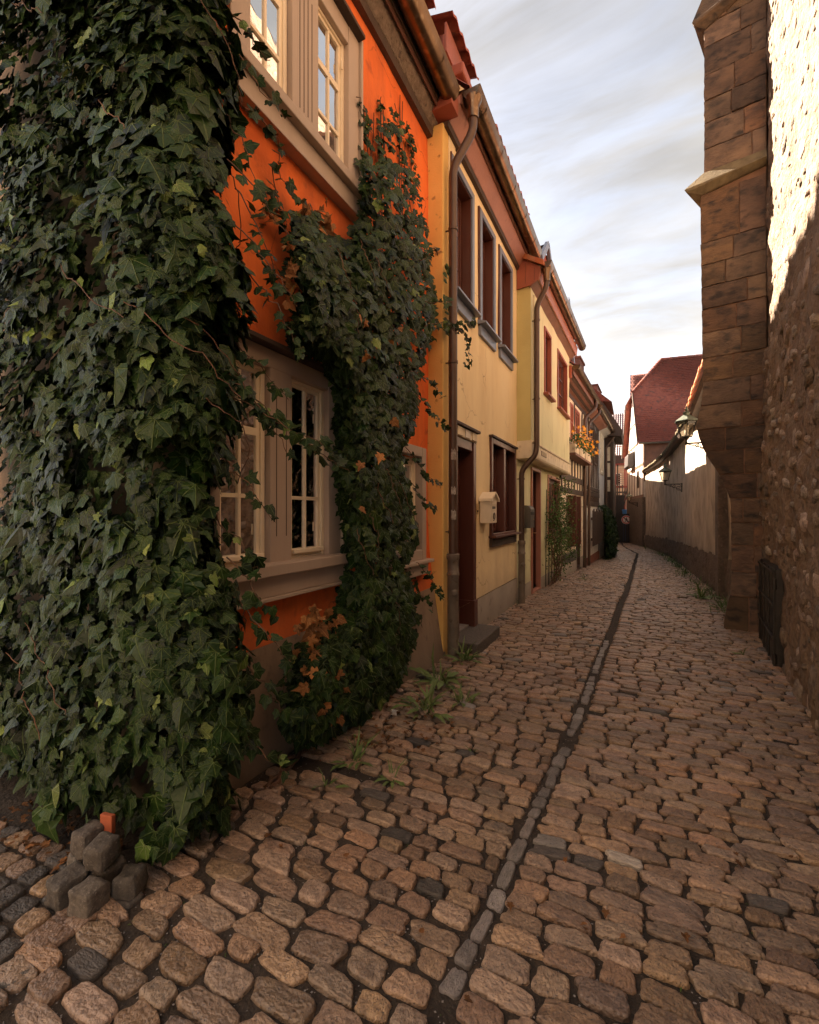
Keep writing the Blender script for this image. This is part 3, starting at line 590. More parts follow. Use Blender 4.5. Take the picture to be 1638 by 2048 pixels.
# downpipe of the yellow house
px_ = B.uz(906, 1100, .085)[0]
gx = B.pt(.10, .275, 5.55)
obj('outlet', MB().lathe((gx[0], gx[1], 5.36), [(.0, 0), (.055, 0), (.058, .12), (.085, .17), (.088, .20), (0, .2)], 14), COPPER, yellow, smooth='auto')
dp = downpipe(yellow, [gx, (gx[0], gx[1], 5.24), B.pt(px_, .085, 4.90), B.pt(px_, .085, 1.02)], .043, PIPE, (*B.pt(px_, .085, 0)[:2], -.05, 1.03), B, [B.pt(px_, .085, z) for z in (1.25, 2.95, 4.28)], .056)
for z, h in ((1.66, .07), (1.42, .09), (2.02, .10)):
    st = MB(); c = B.pt(px_, .085, z); k = 6
    for i in range(k + 1):
        a = R(-95 + 70 * i / k); st.v += [(c[0] + .0445 * math.cos(a), c[1] + .0445 * math.sin(a), z - h / 2 + .008 * math.sin(i * 3)), (c[0] + .0445 * math.cos(a), c[1] + .0445 * math.sin(a), z + h / 2 + .012 * math.sin(i * 2))]
        if i: st.f.append((2 * i - 2, 2 * i, 2 * i + 1, 2 * i - 1))
    obj('sticker', st, PAPER, dp, smooth=True)
# ================================================================== GREEN HOUSE
C0 = Fr(-1.68, 4.25 + YE, 2.0); CU = Fr(-1.68, 4.25 + YE, 2.0); J = .235            # jetty depth
green = thing('olive_house', 'pale olive green house with jettied upper floor and reddish brown windows', 'house', (-1.68, 4.25 + YE, -.05))
GE = CU.uz(1138.5, 1000, J)[0]; print('GE', GE, 'YE', YE)
jz = CU.uz(1062, 878, J); jb = CU.uz(1062, 906, J); print('jetty', jz, jb)
JZ0, JZ1 = 2.31, 2.58
G1 = win4(CU, (1088, 649), (1101, 673), (1101.5, 803), (1087.5, 790), J); G2 = win4(CU, (1114, 695), (1133, 727), (1133.5, 838), (1114, 818), J)
zt = (G1[3] + G2[3]) / 2; zb = (G1[2] + G2[2]) / 2; G1 = (G1[0], G1[1], zb, zt); G2 = (G2[0], G2[1], zb, zt)
GD = win4(C0, (1061, 932), (1079, 938), (1079, 1176), (1061, 1190), 0); GW = win4(C0, (1094.5, 945), (1118.5, 957), (1118.5, 1067), (1094.5, 1072), 0)
print('G', [tuple(round(x, 2) for x in q) for q in (G1, G2, GD, GW)])
jf = lambda u, z: J
wall('upper_wall', CU, 0, GE, JZ1, 5.16, [ins(G1, .04), ins(G2, .04)], GREEN, green, jf, depth=.0, rm=REDBOARD)
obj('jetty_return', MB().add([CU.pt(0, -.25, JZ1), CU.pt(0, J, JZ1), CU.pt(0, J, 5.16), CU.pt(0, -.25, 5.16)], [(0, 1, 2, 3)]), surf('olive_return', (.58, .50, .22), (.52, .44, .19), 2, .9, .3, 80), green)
wall('lower_wall', C0, 0.0, GE + .1, .05, JZ0 + .02, [(GD[0] + .04, GD[1] - .04, .051, GD[3] - .06), ins(GW, .04)], GREEN, green, None, rm=BROWNW)
wall('plinth', C0, 0.0, GD[0] + .04, -.3, .22, [], PLINTHG, green, lambda u, z: .012)
wall('plinth', C0, GD[1] - .04, GE + .1, -.4, .18, [], PLINTHG, green, lambda u, z: .012)
obj('jetty_moulding', MB().ext(CU, -.02, GE, [(-.2, JZ0), (J - .03, JZ0), (J + .0, JZ0 + .02), (J + .015, JZ0 + .05), (J + .015, JZ1 - .04), (J + .035, JZ1 - .02), (J + .035, JZ1), (-.2, JZ1)]), CREAM, green, bev=.004)
vt = CU.uz(1083, 910, J + .02)[0]
v = obj('vent', MB().fb(CU, vt, vt + .42, J + .0155, J + .022, 2.42, 2.50), PIPE, green)
for i in range(9): obj('vent_bar', MB().fb(CU, vt + .02 + i * .043, vt + .035 + i * .043, J + .0221, J + .028, 2.425, 2.495), CREAM, v)
for q, cols in ((G1, 1), (G2, 2)):
    s = obj('window_trim', rectf(MB(), CU, q[0], q[1], q[2] + .05, q[3], .05, J - .06, J + .02), REDBOARD, green, bev=.004)
    obj('sill', MB().fb(CU, q[0] - .05, q[1] + .05, J - .04, J + .09, q[2] + .01, q[2] + .049), REDBOARD, s, bev=.005)
    window(green, CU, q[0] + .051, q[1] - .051, q[2] + .101, q[3] - .051, J - .06, BROWNW, cols, 3, GLASSD, fw=.035, bw=.022, mull=.06)
obj('door_frame', rectf(MB(), C0, GD[0], GD[1], -.1, GD[3], .055, -.06, .03, .1), FASCIA, green, bev=.004)
d = obj('door', MB().fb(C0, GD[0] + .056, GD[1] - .056, -.16, -.10, .0, GD[3] - .056), BROWNW, green)
for k in range(2): obj('door_panel', MB().fb(C0, GD[0] + .15, GD[1] - .15, -.099, -.088, .25 + k * .9, 1.05 + k * .8), BROWNW, d, bev=.006)
obj('handle', MB().tube([C0.pt(GD[1] - .13, -.1, 1.05), C0.pt(GD[1] - .13, -.04, 1.05), C0.pt(GD[1] - .22, -.04, 1.05)], .01, 6), BRASS, d)
s = obj('window_trim', rectf(MB(), C0, GW[0], GW[1], GW[2], GW[3], .07, -.06, .025), FASCIA, green, bev=.004)
obj('sill', MB().fb(C0, GW[0] - .05, GW[1] + .05, -.04, .08, GW[2] - .04, GW[2] - .001), FASCIA, s, bev=.004)
window(green, C0, GW[0] + .071, GW[1] - .071, GW[2] + .071, GW[3] - .071, -.05, BROWNW, 2, 2, GLASSD, fw=.04, bw=.03, mull=.09)
body(green, C0, 0, GE, 5.5, -.4, 5.6, GREEN)
# eaves with boxed end
NE = J + .16; LO = -.46
obj('soffit', MB().ext(CU, -.02, GE + .15, [(J - .02, 4.99), (NE - .05, 5.10), (NE - .05, 5.16), (J - .02, 5.16)]), SOFFIT, green)
obj('fascia', MB().ext(CU, -.03, GE + .15, [(NE - .049, 5.085), (NE - .02, 5.085), (NE + .0, 5.28), (NE - .049, 5.28)]), FASCIA, green, bev=.004)
en = obj('eaves_box', MB().add([CU.pt(-.05, n, z) for n, z in ((-.22, 4.98), (J + .02, 5.02), (NE - .03, 5.10), (NE + .0, 5.27), (-.05, 5.62), (-.22, 5.62))] + [CU.pt(-.02, n, z) for n, z in ((-.22, 4.98), (J + .02, 5.02), (NE - .03, 5.10), (NE + .0, 5.27), (-.05, 5.62), (-.22, 5.62))], [tuple(range(6)), tuple(range(11, 5, -1))] + [(i, (i + 1) % 6, (i + 1) % 6 + 6, i + 6) for i in range(6)]), REDBOARD, green)
for i in range(4): obj('plank_joint', MB().fb(CU, -.0525, -.0495, -.12 + i * .14, -.116 + i * .14, 5.02 + .02 * i, 5.58 - .10 * i), DARKW, en)
for i in range(5):
    t0, t1 = i / 5, (i + 1) / 5 + .05; a = (NE + .06 - (NE + .22) * t0, 5.31 + .36 * t0); b = (NE + .06 - (NE + .22) * t1, 5.31 + .36 * t1)
    obj('verge_tile', MB().add([CU.pt(u, n, z + dz) for u in (-.12, .12) for (n, z) in (a, b) for dz in (-.06 if u < 0 else 0, .025)], [(0, 1, 3, 2), (4, 6, 7, 5), (0, 4, 5, 1), (2, 3, 7, 6), (0, 2, 6, 4), (1, 5, 7, 3)]), ROOFB, en, bev=.006)
gutter(green, CU, -.02, GE + .35, NE + .075, 5.33, .082, COPPER, .62)
roof(green, CU, .12, GE + .1, NE + .02, 5.35, -2.8, 9.1, 5.5, ROOFT, GREEN)
dq = CU.U(1085, J)
def gabled_dormer(house, fr, u0, u1, nfr, z0, ze, zr, dep, m, tile, vm):
    um = (u0 + u1) / 2; P = fr.pt
    d = obj('dormer', MB().add([P(u0 + .1, nfr, z0), P(u1 - .1, nfr, z0), P(u1 - .1, nfr, ze), P(um, nfr, zr - .02), P(u0 + .1, nfr, ze), P(u0 + .1, nfr - dep, z0), P(u1 - .1, nfr - dep, z0), P(u1 - .1, nfr - dep, ze), P(um, nfr - dep, zr - .02), P(u0 + .1, nfr - dep, ze)], [(0, 1, 2, 3, 4), (0, 4, 9, 5), (1, 6, 7, 2), (9, 8, 7, 6, 5)]), m, house)
    for sgn, uu in ((-1, u0), (1, u1)):
        mb = MB(); k = 9; rows = 7
        for r_ in range(rows):
            for i in range(k):
                na = nfr + .04 - (dep + .08) * (i + (.5 if r_ % 2 else 0)) / k; nb = na - (dep + .08) / k * .94; t0 = r_ / rows; t1 = min(1, (r_ + 1.3) / rows)
                f = lambda t, lift: (uu + (um - uu) * t, ze - .1 + (zr - ze + .1) * t + lift)
                a0, a1 = f(t0, .025), f(t1, .0); nm = (na + nb) / 2
                mb.add([P(a0[0] + .02 * -sgn * -1 * 0, na, a0[1] + .02), P(a0[0] - sgn * -.02, nm, a0[1]), P(a0[0], nb, a0[1] + .02), P(a1[0], nb, a1[1]), P(a1[0], na, a1[1])], [(0, 1, 2, 3, 4)])
        o = obj('dormer_tiles', mb, tile, d); o['kind'] = 'stuff'
        obj('barge_board', MB().bar(P(uu, nfr + .05, ze - .10), P(um, nfr + .05, zr + .0), .06, .10), vm, d)
    return d
gabled_dormer(green, CU, dq - .2, dq + .9, .20, 5.4, 5.90, 6.32, 1.5, REDBOARD, ROOFT, BLUEG)
gabled_dormer(green, CU, dq + 2.1, dq + 3.2, .20, 5.4, 5.86, 6.26, 1.5, REDBOARD, ROOFT, BLUEG)
# its downpipe follows the jetty back
g0 = CU.pt(.06, NE + .075, 5.27); pu = CU.uz(1073.5, 800, J + .075)[0]; pl_ = C0.uz(1042, 1000, .075)[0]
obj('outlet', MB().lathe((g0[0], g0[1], 5.07), [(0, 0), (.053, 0), (.055, .12), (.08, .17), (.08, .2), (0, .2)], 14), COPPER, green, smooth='auto')
downpipe(green, [g0, (g0[0], g0[1], 4.99), CU.pt(pu, J + .075, 4.74), CU.pt(pu, J + .075, 2.50), CU.pt(pu - .02, J + .06, 2.36), C0.pt(pl_, .085, 2.12), C0.pt(pl_, .085, .98)], .043, PIPE, (*C0.pt(pl_, .085, 0)[:2], -.1, .99), C0, [CU.pt(pu, J + .075, 3.25), CU.pt(pu, J + .075, 4.5)] + [C0.pt(pl_, .085, 1.98)], .054)
obj('cable', MB().tube([CU.pt(.16, J + .012, 2.6), CU.pt(.16, J + .012, 4.95)], .008, 6), CREAM, green)
# ================================================================== CREAM HALF-TIMBERED HOUSE
q = C0.pt(GE + .02, .03, 0); D = Fr(q[0], q[1], 3.0); DE = D.U(1171); DY = q[1]
timber = thing('half_timbered_house', 'cream half timbered house with orange flower boxes and open brown shutters', 'house', (q[0], q[1], G(q[1])))
gz = lambda fr, u: G(fr.pt(u, 0, 0)[1])
ub = D.uz(1140, 942)[1]
du = lambda px, n=0: D.U(px, n)
DW1 = win4(D, (1140.5, 783), (1146, 790), (1146, 856), (1140.5, 853), .0); DW2 = win4(D, (1150.5, 797), (1159, 806), (1159, 862), (1150.5, 858), 0)
DWS = [(q_[0], q_[1], 3.32, 4.30) for q_ in (DW1, DW2)]
DSH = (du(1133), du(1143), .62, 1.86)
DD = (du(1152), du(1158), -.2, 1.85)
wall('wall', D, 0, DE + .02, .15, 5.2, [ins(w_, .03) for w_ in DWS] + [ins(DSH, .03), (DD[0] + .03, DD[1] - .03, .151, DD[3] - .03)], CREAM, timber, None, rm=DARKW)
wall('plinth', D, 0, DD[0] + .03, -.6, .15, [], PLINTHG, timber, lambda u, z: .02); wall('plinth', D, DD[1] - .03, DE + .02, -.6, .15, [], PLINTHG, timber, lambda u, z: .02)
obj('slate_panel', MB().fb(D, .1, DD[0] - .05, .0, .03, .16, .42), GREYM, timber, bev=.005)
for z0, z1 in ((1.92, 2.06), (2.24, 2.40), (3.12, 3.24), (4.40, 4.52)): obj('beam', MB().fb(D, .0, DE + .02, -.01, .028 if z0 < 4 else .02, z0, z1), DARKW, timber, bev=.01)
uu = [.06, .5, .95, 1.4, 1.85, 2.3, 2.75, 3.2, 3.65, 4.1]
for u in uu:
    if u > DE - .1: break
    if not any(w_[0] - .02 < u < w_[1] + .02 for w_ in DWS): obj('beam', MB().fb(D, u, u + .10, -.01, .02, 3.241, 4.399), DARKW, timber, bev=.008)
    obj('beam', MB().fb(D, u + .1, u + .18, -.01, .02, 2.401, 3.119), DARKW, timber, bev=.008)
    obj('beam', MB().fb(D, u + .02, u + .12, -.01, .02, 2.061, 2.239), DARKW, timber, bev=.008)
for w_ in DWS: window(timber, D, *w_, .012, REDBOARD, 2, 2, GLASSD, fw=.05)
obj('door_frame', rectf(MB(), D, DD[0], DD[1], -.1, DD[3], .05, -.05, .03), DARKW, timber); obj('door', MB().fb(D, DD[0] + .05, DD[1] - .05, -.12, -.06, -.15, DD[3] - .05), BROWNW, timber)
window(timber, D, *DSH, .012, BROWNW, 2, 2, GLASSD, fw=.05)
def shutter(house, fr, u, z0, z1, w, ang, m):
    a = fr.pt(u, .03, 0); dx = Vector((fr.d.x, fr.d.y)) * math.cos(R(ang)) + Vector((fr.n.x, fr.n.y)) * math.sin(R(ang))
    F2 = Fr(a[0], a[1], 0, dirv=tuple(dx), nor=(dx.y, -dx.x))
    s = obj('shutter', rectf(MB(), F2, 0, w, z0, z1, .06, -.018, .018), m, house, bev=.004)
    for i in range(3): obj('shutter_board', MB().fb(F2, .06 + (w - .12) * i / 3 + .002, .06 + (w - .12) * (i + 1) / 3 - .002, -.010, .010, z0 + .061, z1 - .061), m, s)
    obj('shutter_rail', MB().fb(F2, .061, w - .061, -.014, .014, (z0 + z1) / 2 - .03, (z0 + z1) / 2 + .03), m, s)
    return s
shutter(timber, D, DSH[0] - .02, .60, 1.86, .22, 105, BROWNW); shutter(timber, D, DSH[1] + .02, .60, 1.86, .2, 70, BROWNW)
obj('sill', MB().fb(D, DSH[0] - .05, DSH[1] + .05, -.02, .1, .57, .615), DARKW, timber)
body(timber, D, 0, DE, 5, -.6, 5.2, CREAM)
obj('soffit', MB().ext(D, -.02, DE + .1, [(-.02, 4.50), (.27, 4.64), (.28, 4.70), (-.02, 4.70)]), SOFFIT, timber)
for i in range(4): obj('soffit_board', MB().ext(D, -.03, DE + .1, [(.02 + i * .065, 4.505 + i * .031), (.075 + i * .065, 4.532 + i * .031), (.075 + i * .065, 4.545 + i * .031), (.02 + i * .065, 4.522 + i * .031)]), DARKW if i % 2 else SOFFIT, timber)
obj('fascia', MB().ext(D, -.05, DE + .12, [(.281, 4.62), (.30, 4.62), (.31, 4.78), (.281, 4.78)]), SOFFIT, timber)
obj('eaves_box', MB().fb(D, -.10, -.021, -.1, .27, 4.54, 4.82), REDBOARD, timber, bev=.01)
gutter(timber, D, -.05, DE + .15, .36, 4.80, .08, COPPER, .5)
roof(timber, D, -.02, DE + .05, .32, 4.83, -2.7, 7.5, 5, ROOFT, CREAM)
gabled_dormer(timber, D, 1.2, 2.3, -.1, 5.0, 5.5, 5.9, 1.5, REDBOARD, ROOFT, BLUEG)
for i, (px, off) in enumerate(((1169.5, 0), (1178, .12))):
    un = D.U(px, .10); g = D.pt(un + .35, .36, 4.74)
    downpipe(timber, [g, (g[0], g[1], 4.55), D.pt(un, .10, 4.2), D.pt(un, .10, -.1 - .2)], .05 if i == 0 else .042, PIPE, None, D, [D.pt(un, .10, 1.6), D.pt(un, .1, 3.3)])
# chimney on its roof
def chimney(house, fr, u, n, w, d, z0, z1):
    c = obj('chimney', MB().fb(fr, u, u + w, n - d, n, z0, z1), BRICK, house)
    nb = MB(); h = .078
    k = 0; z = z0 + .01
    while z < z1 - h:
        for i in range(3): nb.fb(fr, u + i * w / 3 + .006, u + (i + 1) * w / 3 - .006, n + .0005, n + .008, z, z + h - .012)
        for i in range(3): nb.fb(fr, u - .008, u - .0005, n - d + i * d / 3 + .006, n - d + (i + 1) * d / 3 - .006, z, z + h - .012)
        z += h
    o = obj('chimney_bricks', nb, BRICK, c); o['kind'] = 'stuff'
    obj('chimney_cap', MB().fb(fr, u - .05, u + w + .05, n - d - .05, n + .05, z1, z1 + .08), BRICK, c, bev=.01)
    return c
def chim_px(house, fr, n, px0, px1, py):
    u0, z1 = fr.uz(px0, py, n); u1 = fr.uz(px1, py, n)[0]; return chimney(house, fr, u0, n, max(.35, (u1 - u0) * .45), .6, z1 - 2.2, z1)
chim_px(timber, D, -.7, 1159, 1177, 714)
# ================================================================== DARK HALF-TIMBERED HOUSE, WHITE HOUSE
q = D.pt(DE + .05, .0, 0); E = Fr(q[0], q[1], 2.6); EE = E.U(1197)
dark = thing('narrow_timbered_house', 'narrow white house with black upright timbers and dark picket shutters', 'house', (q[0], q[1], G(q[1])))
wall('wall', E, 0, EE, .0, 4.6, [], WHITEP, dark); wall('brick_base', E, 0, EE, -.8, .02, [], BRICK, dark, lambda u, z: .03)
for u in [EE * i / 8 for i in range(8)]: obj('beam', MB().fb(E, u + .02, u + .14, -.01, .03, 2.30, 4.5), DARKW, dark, bev=.008)
for z0, z1 in ((1.65, 1.80), (1.98, 2.14), (2.16, 2.29), (4.501, 4.59)): obj('beam', MB().fb(E, .0, EE, -.01, .035, z0, z1), DARKW, dark, bev=.008)
for u in [EE * i / 10 for i in range(10)]: obj('beam', MB().fb(E, u + .05, u + .15, -.01, .03, 1.801, 1.979), DARKW, dark)
for a, b in ((.14, .36), (.5, .72)):
    w = window(dark, E, EE * a, EE * b, 3.1, 4.3, .06, DARKW, 2, 2, GLASSD, fw=.05, room=False); 
for i in range(14):
    u = .1 + (EE - .25) * i / 14; zt_ = 1.5 + .05 * math.sin(i * 1.9)
    obj('picket', MB().add([E.pt(a, n, z) for a in (u, u + .1) for n in (.18, .21) for z in (.38, zt_)] , [(0, 1, 3, 2), (4, 6, 7, 5), (0, 4, 5, 1), (2, 3, 7, 6), (0, 2, 6, 4), (1, 5, 7, 3)]), DARKW, dark)
for z in (.55, 1.2): obj('rail', MB().fb(E, .05, EE - .1, .14, .179, z, z + .08), DARKW, dark)
body(dark, E, 0, EE, 5, -.8, 4.9, WHITEP)
obj('fascia', MB().ext(E, -.05, EE + .1, [(.03, 4.52), (.28, 4.62), (.30, 4.76), (.03, 4.76)]), FASCIA, dark)
gutter(dark, E, .1, EE + .3, .38, 4.74, .08, COPPER, .6); roof(dark, E, 0, EE, .34, 4.77, -2.6, 7.5, 5, ROOFT, WHITEP)
chim_px(dark, E, -.6, 1194, 1210, 769)
q = E.pt(EE + .02, .02, 0); F = Fr(q[0], q[1], 2.6); FE = F.U(1208.5)
white = thing('white_house', 'plain white rendered house behind the evergreen climber', 'house', (q[0], q[1], G(q[1])))
FW = (F.U(1200.5), F.U(1205.5), 3.0, 4.4)
wall('wall', F, 0, FE, -.9, 4.6, [ins(FW, .02)], WHITEP, white); body(white, F, 0, FE, 5, -.9, 4.9, WHITEP)
window(white, F, *FW, .02, CREAMW, 2, 2, GLASSD); obj('window_trim', rectf(MB(), F, FW[0] - .1, FW[1] + .1, FW[2] - .08, FW[3] + .08, .099, -.01, .03), CREAM, white)
obj('soffit', MB().ext(F, -.0, FE + .1, [(.0, 4.5), (.26, 4.62), (.28, 4.78), (.0, 4.78)]), WHITEP, white)
gutter(white, F, .3, FE + .3, .36, 4.72, .08, COPPER, .6); roof(white, F, 0, FE, .32, 4.76, -2.6, 7.4, 5, ROOFT, WHITEP)
g = F.pt(FE - .1, .36, 4.66); downpipe(white, [g, (g[0], g[1], 4.45), F.pt(FE - .15, .09, 4.1), F.pt(FE - .15, .09, -.6)], .045, PIPE)
# timber-framed house that steps out into the lane, seen end-on
q = F.pt(FE + .03, 0, 0); GX, GY = q[0], q[1]; GT_ = 44.0; HF = Fr(GX, GY, 0, dirv=(1, 0), nor=(0, -1))
step = thing('dark_timber_house', 'dark timber framed house stepping forward with three stacked cream panels', 'house', (GX, GY, G(GY)))
gw = HF.U(1227)
obj('wall', MB().box(GX - 4, GX + gw, GY, GY + 2.2, -.9, 5.3), DARKW, step)
for y0, y1 in ((892, 920), (924, 952), (958, 981)):
    a = HF.uz(1211.5, y1)[1]; b = HF.uz(1220, y0)[1]; obj('infill_panel', MB().fb(HF, HF.U(1211.5), HF.U(1220.3), .0, .02, a, b), CREAM, step)
obj('corner_post', MB().fb(HF, HF.U(1221), gw, .0, .05, -.9, 5.2), DARKW, step, bev=.01)
obj('eaves', MB().add([(GX - 4, GY - .35, 6.6), (GX - .2, GY - .35, 6.2), (GX + gw + .35, GY - .35, 4.7), (GX + gw + .3, GY - .35, 4.5), (GX - 4, GY - .35, 5.0), (GX - 4, GY + 2.4, 6.6), (GX - .2, GY + 2.4, 6.2), (GX + gw + .35, GY + 2.4, 4.7), (GX + gw + .3, GY + 2.4, 4.5), (GX - 4, GY + 2.4, 5.0)], [(0, 1, 2, 3, 4), (9, 8, 7, 6, 5), (0, 5, 6, 1), (1, 6, 7, 2), (2, 7, 8, 3), (3, 8, 9, 4)]), DARKW, step)
obj('roof', MB().add([(GX - 2.2, GY - .4, 8.2), (GX - 4, GY - .4, 6.6), (GX + .3, GY - .4, 5.9), (GX - 2.2, GY + 2.4, 8.2), (GX - 4, GY + 2.4, 6.6), (GX + .3, GY + 2.4, 5.9)], [(0, 1, 2), (5, 4, 3), (0, 2, 5, 3), (0, 3, 4, 1), (1, 4, 5, 2)]), ROOFT, step)
WX = GX - .75
obj('rear_wing', MB().box(WX - 5, WX, GY + 2.21, GT_ - .2, -.9, 5.4), LITB, step)
obj('wing_roof', MB().add([(WX + .3, GY + 2.3, 5.3), (WX - 2.6, GY + 2.3, 8.3), (WX - 5.3, GY + 2.3, 5.3), (WX + .3, GT_, 5.3), (WX - 2.6, GT_, 8.3), (WX - 5.3, GT_, 5.3)], [(0, 1, 4, 3), (1, 2, 5, 4), (0, 2, 1), (3, 4, 5)]), ROOFT, step)
# ================================================================== FAR END: gate, yard, back buildings
GT = 37.0; gz_ = G(GT); GF = Fr(-1.45, GT, 0, dirv=(1, 0), nor=(0, -1))
gate = thing('yard_gate', 'dark closed yard gate at the far end of the lane', 'gate', (-.6, GT, gz_))
for a, b in ((.0, .46), (.48, 1.66)):
    lf = obj('gate_leaf', rectf(MB(), GF, a, b, gz_ + .05, 1.32, .07, -.03, .03), GATEM, gate)
    k = 3 if a == 0 else 7
    for i in range(k): obj('gate_board', MB().fb(GF, a + .07 + (b - a - .14) * i / k + .004, a + .07 + (b - a - .14) * (i + 1) / k - .004, -.02, .02, gz_ + .121, 1.249), GATEM, lf)
obj('gate_post', MB().fb(GF, .40, .52, -.14, -.04, gz_, 2.9), GATEM, gate); obj('gate_post', MB().fb(GF, 1.665, 1.80, -.1, .05, gz_, 1.5), GATEM, gate)
obj('reflector', MB().fb(GF, .20, .28, .031, .04, -.1, -.04), SIGNR, gate)
su = GF.U(1252.5, .05); sz = GF.uz(1252.5, 1037.5, .05)[1]; sr = .29
def disc(fr, u, z, n, r, t, k=28): 
    m = MB(); pts = [(u + r * math.cos(2 * math.pi * i / k), z + r * math.sin(2 * math.pi * i / k)) for i in range(k)]
    return m.add([fr.pt(a, n, b) for a, b in pts] + [fr.pt(a, n + t, b) for a, b in pts], [tuple(range(k)), tuple(range(2 * k - 1, k - 1, -1))] + [(i, (i + 1) % k, (i + 1) % k + k, i + k) for i in range(k)])
sign = thing('prohibition_sign', 'round no pedestrians sign with red ring on the dark gate', 'sign', GF.pt(su, .04, sz - sr))
obj('ring', disc(GF, su, sz, .04, sr, .012), SIGNR, sign); obj('outer_rim', disc(GF, su, sz, .036, sr + .03, .003), SIGNW, sign); fc = obj('face', disc(GF, su, sz, .0525, sr * .78, .004), SIGNW, sign)
pm = disc(GF, su + .01, sz + .14, .0567, .036, .003, 12)
for a, b, w in (((.01, .10), (-.01, -.02), .07), ((-.01, -.02), (-.09, -.17), .04), ((-.0, -.02), (.06, -.09), .04), ((.06, -.09), (.08, -.17), .035), ((.01, .08), (.09, .0), .03), ((.0, .08), (-.09, .01), .03)):
    d_ = Vector((b[0] - a[0], b[1] - a[1])); p = Vector((-d_.y, d_.x)).normalized() * w / 2
    pm.add([GF.pt(su + c[0] + s_ * p.x, .0575, sz + c[1] + s_ * p.y) for c, s_ in ((a, 1), (a, -1), (b, -1), (b, 1))], [(0, 1, 2, 3)])
obj('walking_figure', pm, SIGNB, sign)
c45 = sr * .8 * .7071; pr = .022
obj('bar', MB().add([GF.pt(su + x, n, sz + z) for n in (.060, .064) for x, z in ((-c45 - pr, c45 - pr), (-c45 + pr, c45 + pr), (c45 + pr, -c45 + pr), (c45 - pr, -c45 - pr))], [(0, 1, 2, 3), (7, 6, 5, 4), (0, 4, 5, 1), (1, 5, 6, 2), (2, 6, 7, 3), (3, 7, 4, 0)]), SIGNB, sign)
# steel escape stair behind the gate
fy = 41.0; FX = Fr(-2.2, fy, 0, dirv=(1, 0), nor=(0, -1))
esc = thing('escape_stair', 'dark red steel outside stair rising behind the gate', 'stairs', FX.pt(.8, 0, -.83))
uL, uR = FX.U(1229), FX.U(1258); um1, um2 = FX.U(1236), FX.U(1248)
zf = lambda py: FX.uz(1245, py)[1]
for u, zt_ in ((uL, zf(905)), (um1 - .1, zf(915)), (uR - .35, zf(818)), (uR - .2, zf(905))):
    obj('post', MB().fb(FX, u, u + .11, -.1, .0, -.83, zt_), REDST if zt_ > 6 else GATEM, esc)
for py in (913, 924, 970): obj('landing', MB().fb(FX, uL, uR - .2, -1.2, .05, zf(py) - .12, zf(py)), REDST, esc); 
for py in (880, 900): obj('rail', MB().fb(FX, uL, uR - .2, -.02, .03, zf(py + 10) - .05, zf(py + 10)), REDST, esc)
st = []
for i in range(11):
    z = zf(967) + (zf(926) - zf(967)) * i / 10; obj('tread', MB().fb(FX, um1, um2, -.1 - .11 * (10 - i) - .22, -.1 - .11 * (10 - i), z - .04, z), PALE, esc)
obj('stringer', MB().bar(FX.pt(um1 - .03, -1.2, zf(967)), FX.pt(um1 - .03, -.1, zf(926)), .06, .2), REDST, esc); obj('stringer', MB().bar(FX.pt(um2 + .03, -1.2, zf(967)), FX.pt(um2 + .03, -.1, zf(926)), .06, .2), REDST, esc)
for k in range(3): obj('handrail', MB().bar(FX.pt(FX.U(1239 + 4 * k), .05, zf(1010)), FX.pt(FX.U(1251 + 4 * k), .05, zf(975)), .07), GATEM, esc)
obj('mesh_panel', MB().fb(FX, uL, um2, .06, .09, zf(925), zf(908)), GATEM, esc)
obj('lower_screen', MB().fb(FX, uL - .1, um2 + .1, -.3, -.2, -.83, zf(988)), GATEM, esc); obj('screen_rail', MB().fb(FX, uL - .1, uR, .05, .1, zf(984), zf(981)), GATEM, esc)
for px in (1231, 1238, 1244, 1256): obj('upright', MB().fb(FX, FX.U(px), FX.U(px) + .07, .1, .16, -.83, zf(968)), GATEM, esc)
# back building with glazed roof
by = 52.0; BF = Fr(-5, by, 0, dirv=(1, 0), nor=(0, -1))
back = thing('back_building', 'pale pink building with violet glazed tile roof beyond the gate', 'building', (-1, by, -.83))
ez = BF.uz(1245, 911)[1]; rz = 12.4
obj('wall', MB().box(-5, 4.5, by, by + 8, -.83, ez), LITB, back)
rb = MB()
nrow = 20; ncol = 44
for r_ in range(nrow):
    t0, t1 = r_ / nrow, (r_ + 1.12) / nrow
    for i in range(ncol):
        x0 = -5.2 + 9.9 * i / ncol; x1 = x0 + 9.9 / ncol * .98
        P = lambda x, t, l: (x, by - .4 + 4.4 * t, ez + (rz - ez) * t + l)
        rb.add([P(x0, t0, .03), P((x0 + x1) / 2, t0, .12), P(x1, t0, .03), P(x0, t1, 0), P((x0 + x1) / 2, t1, .08), P(x1, t1, 0)], [(0, 1, 4, 3), (1, 2, 5, 4)])
o = obj('roof_tiles', rb, ROOFP, back); o['kind'] = 'stuff'
obj('roof', MB().add([(-5.2, by - .38, ez - .05), (4.7, by - .38, ez - .05), (4.7, by + 4, rz - .05), (-5.2, by + 4, rz - .05), (-5.2, by + 8.4, ez - .05), (4.7, by + 8.4, ez - .05)], [(0, 1, 2, 3), (3, 2, 5, 4), (0, 3, 4), (1, 5, 2)]), ROOFP, back)
obj('cornice', MB().box(-5.2, 4.7, by - .35, by + .01, ez - .35, ez - .06), CREAM, back)
for x in (-3.4, -1.75, -.55, .6):
    for z in (1.0, 4.2): w = obj('window', rectf(MB(), BF, x + 5, x + 5.7, z, z + 1.3, .07, -.02, .04), WHITEP, back); obj('pane', MB().fb(BF, x + 5.08, x + 5.62, -.01, .01, z + .07, z + 1.23), GLASSD, w)
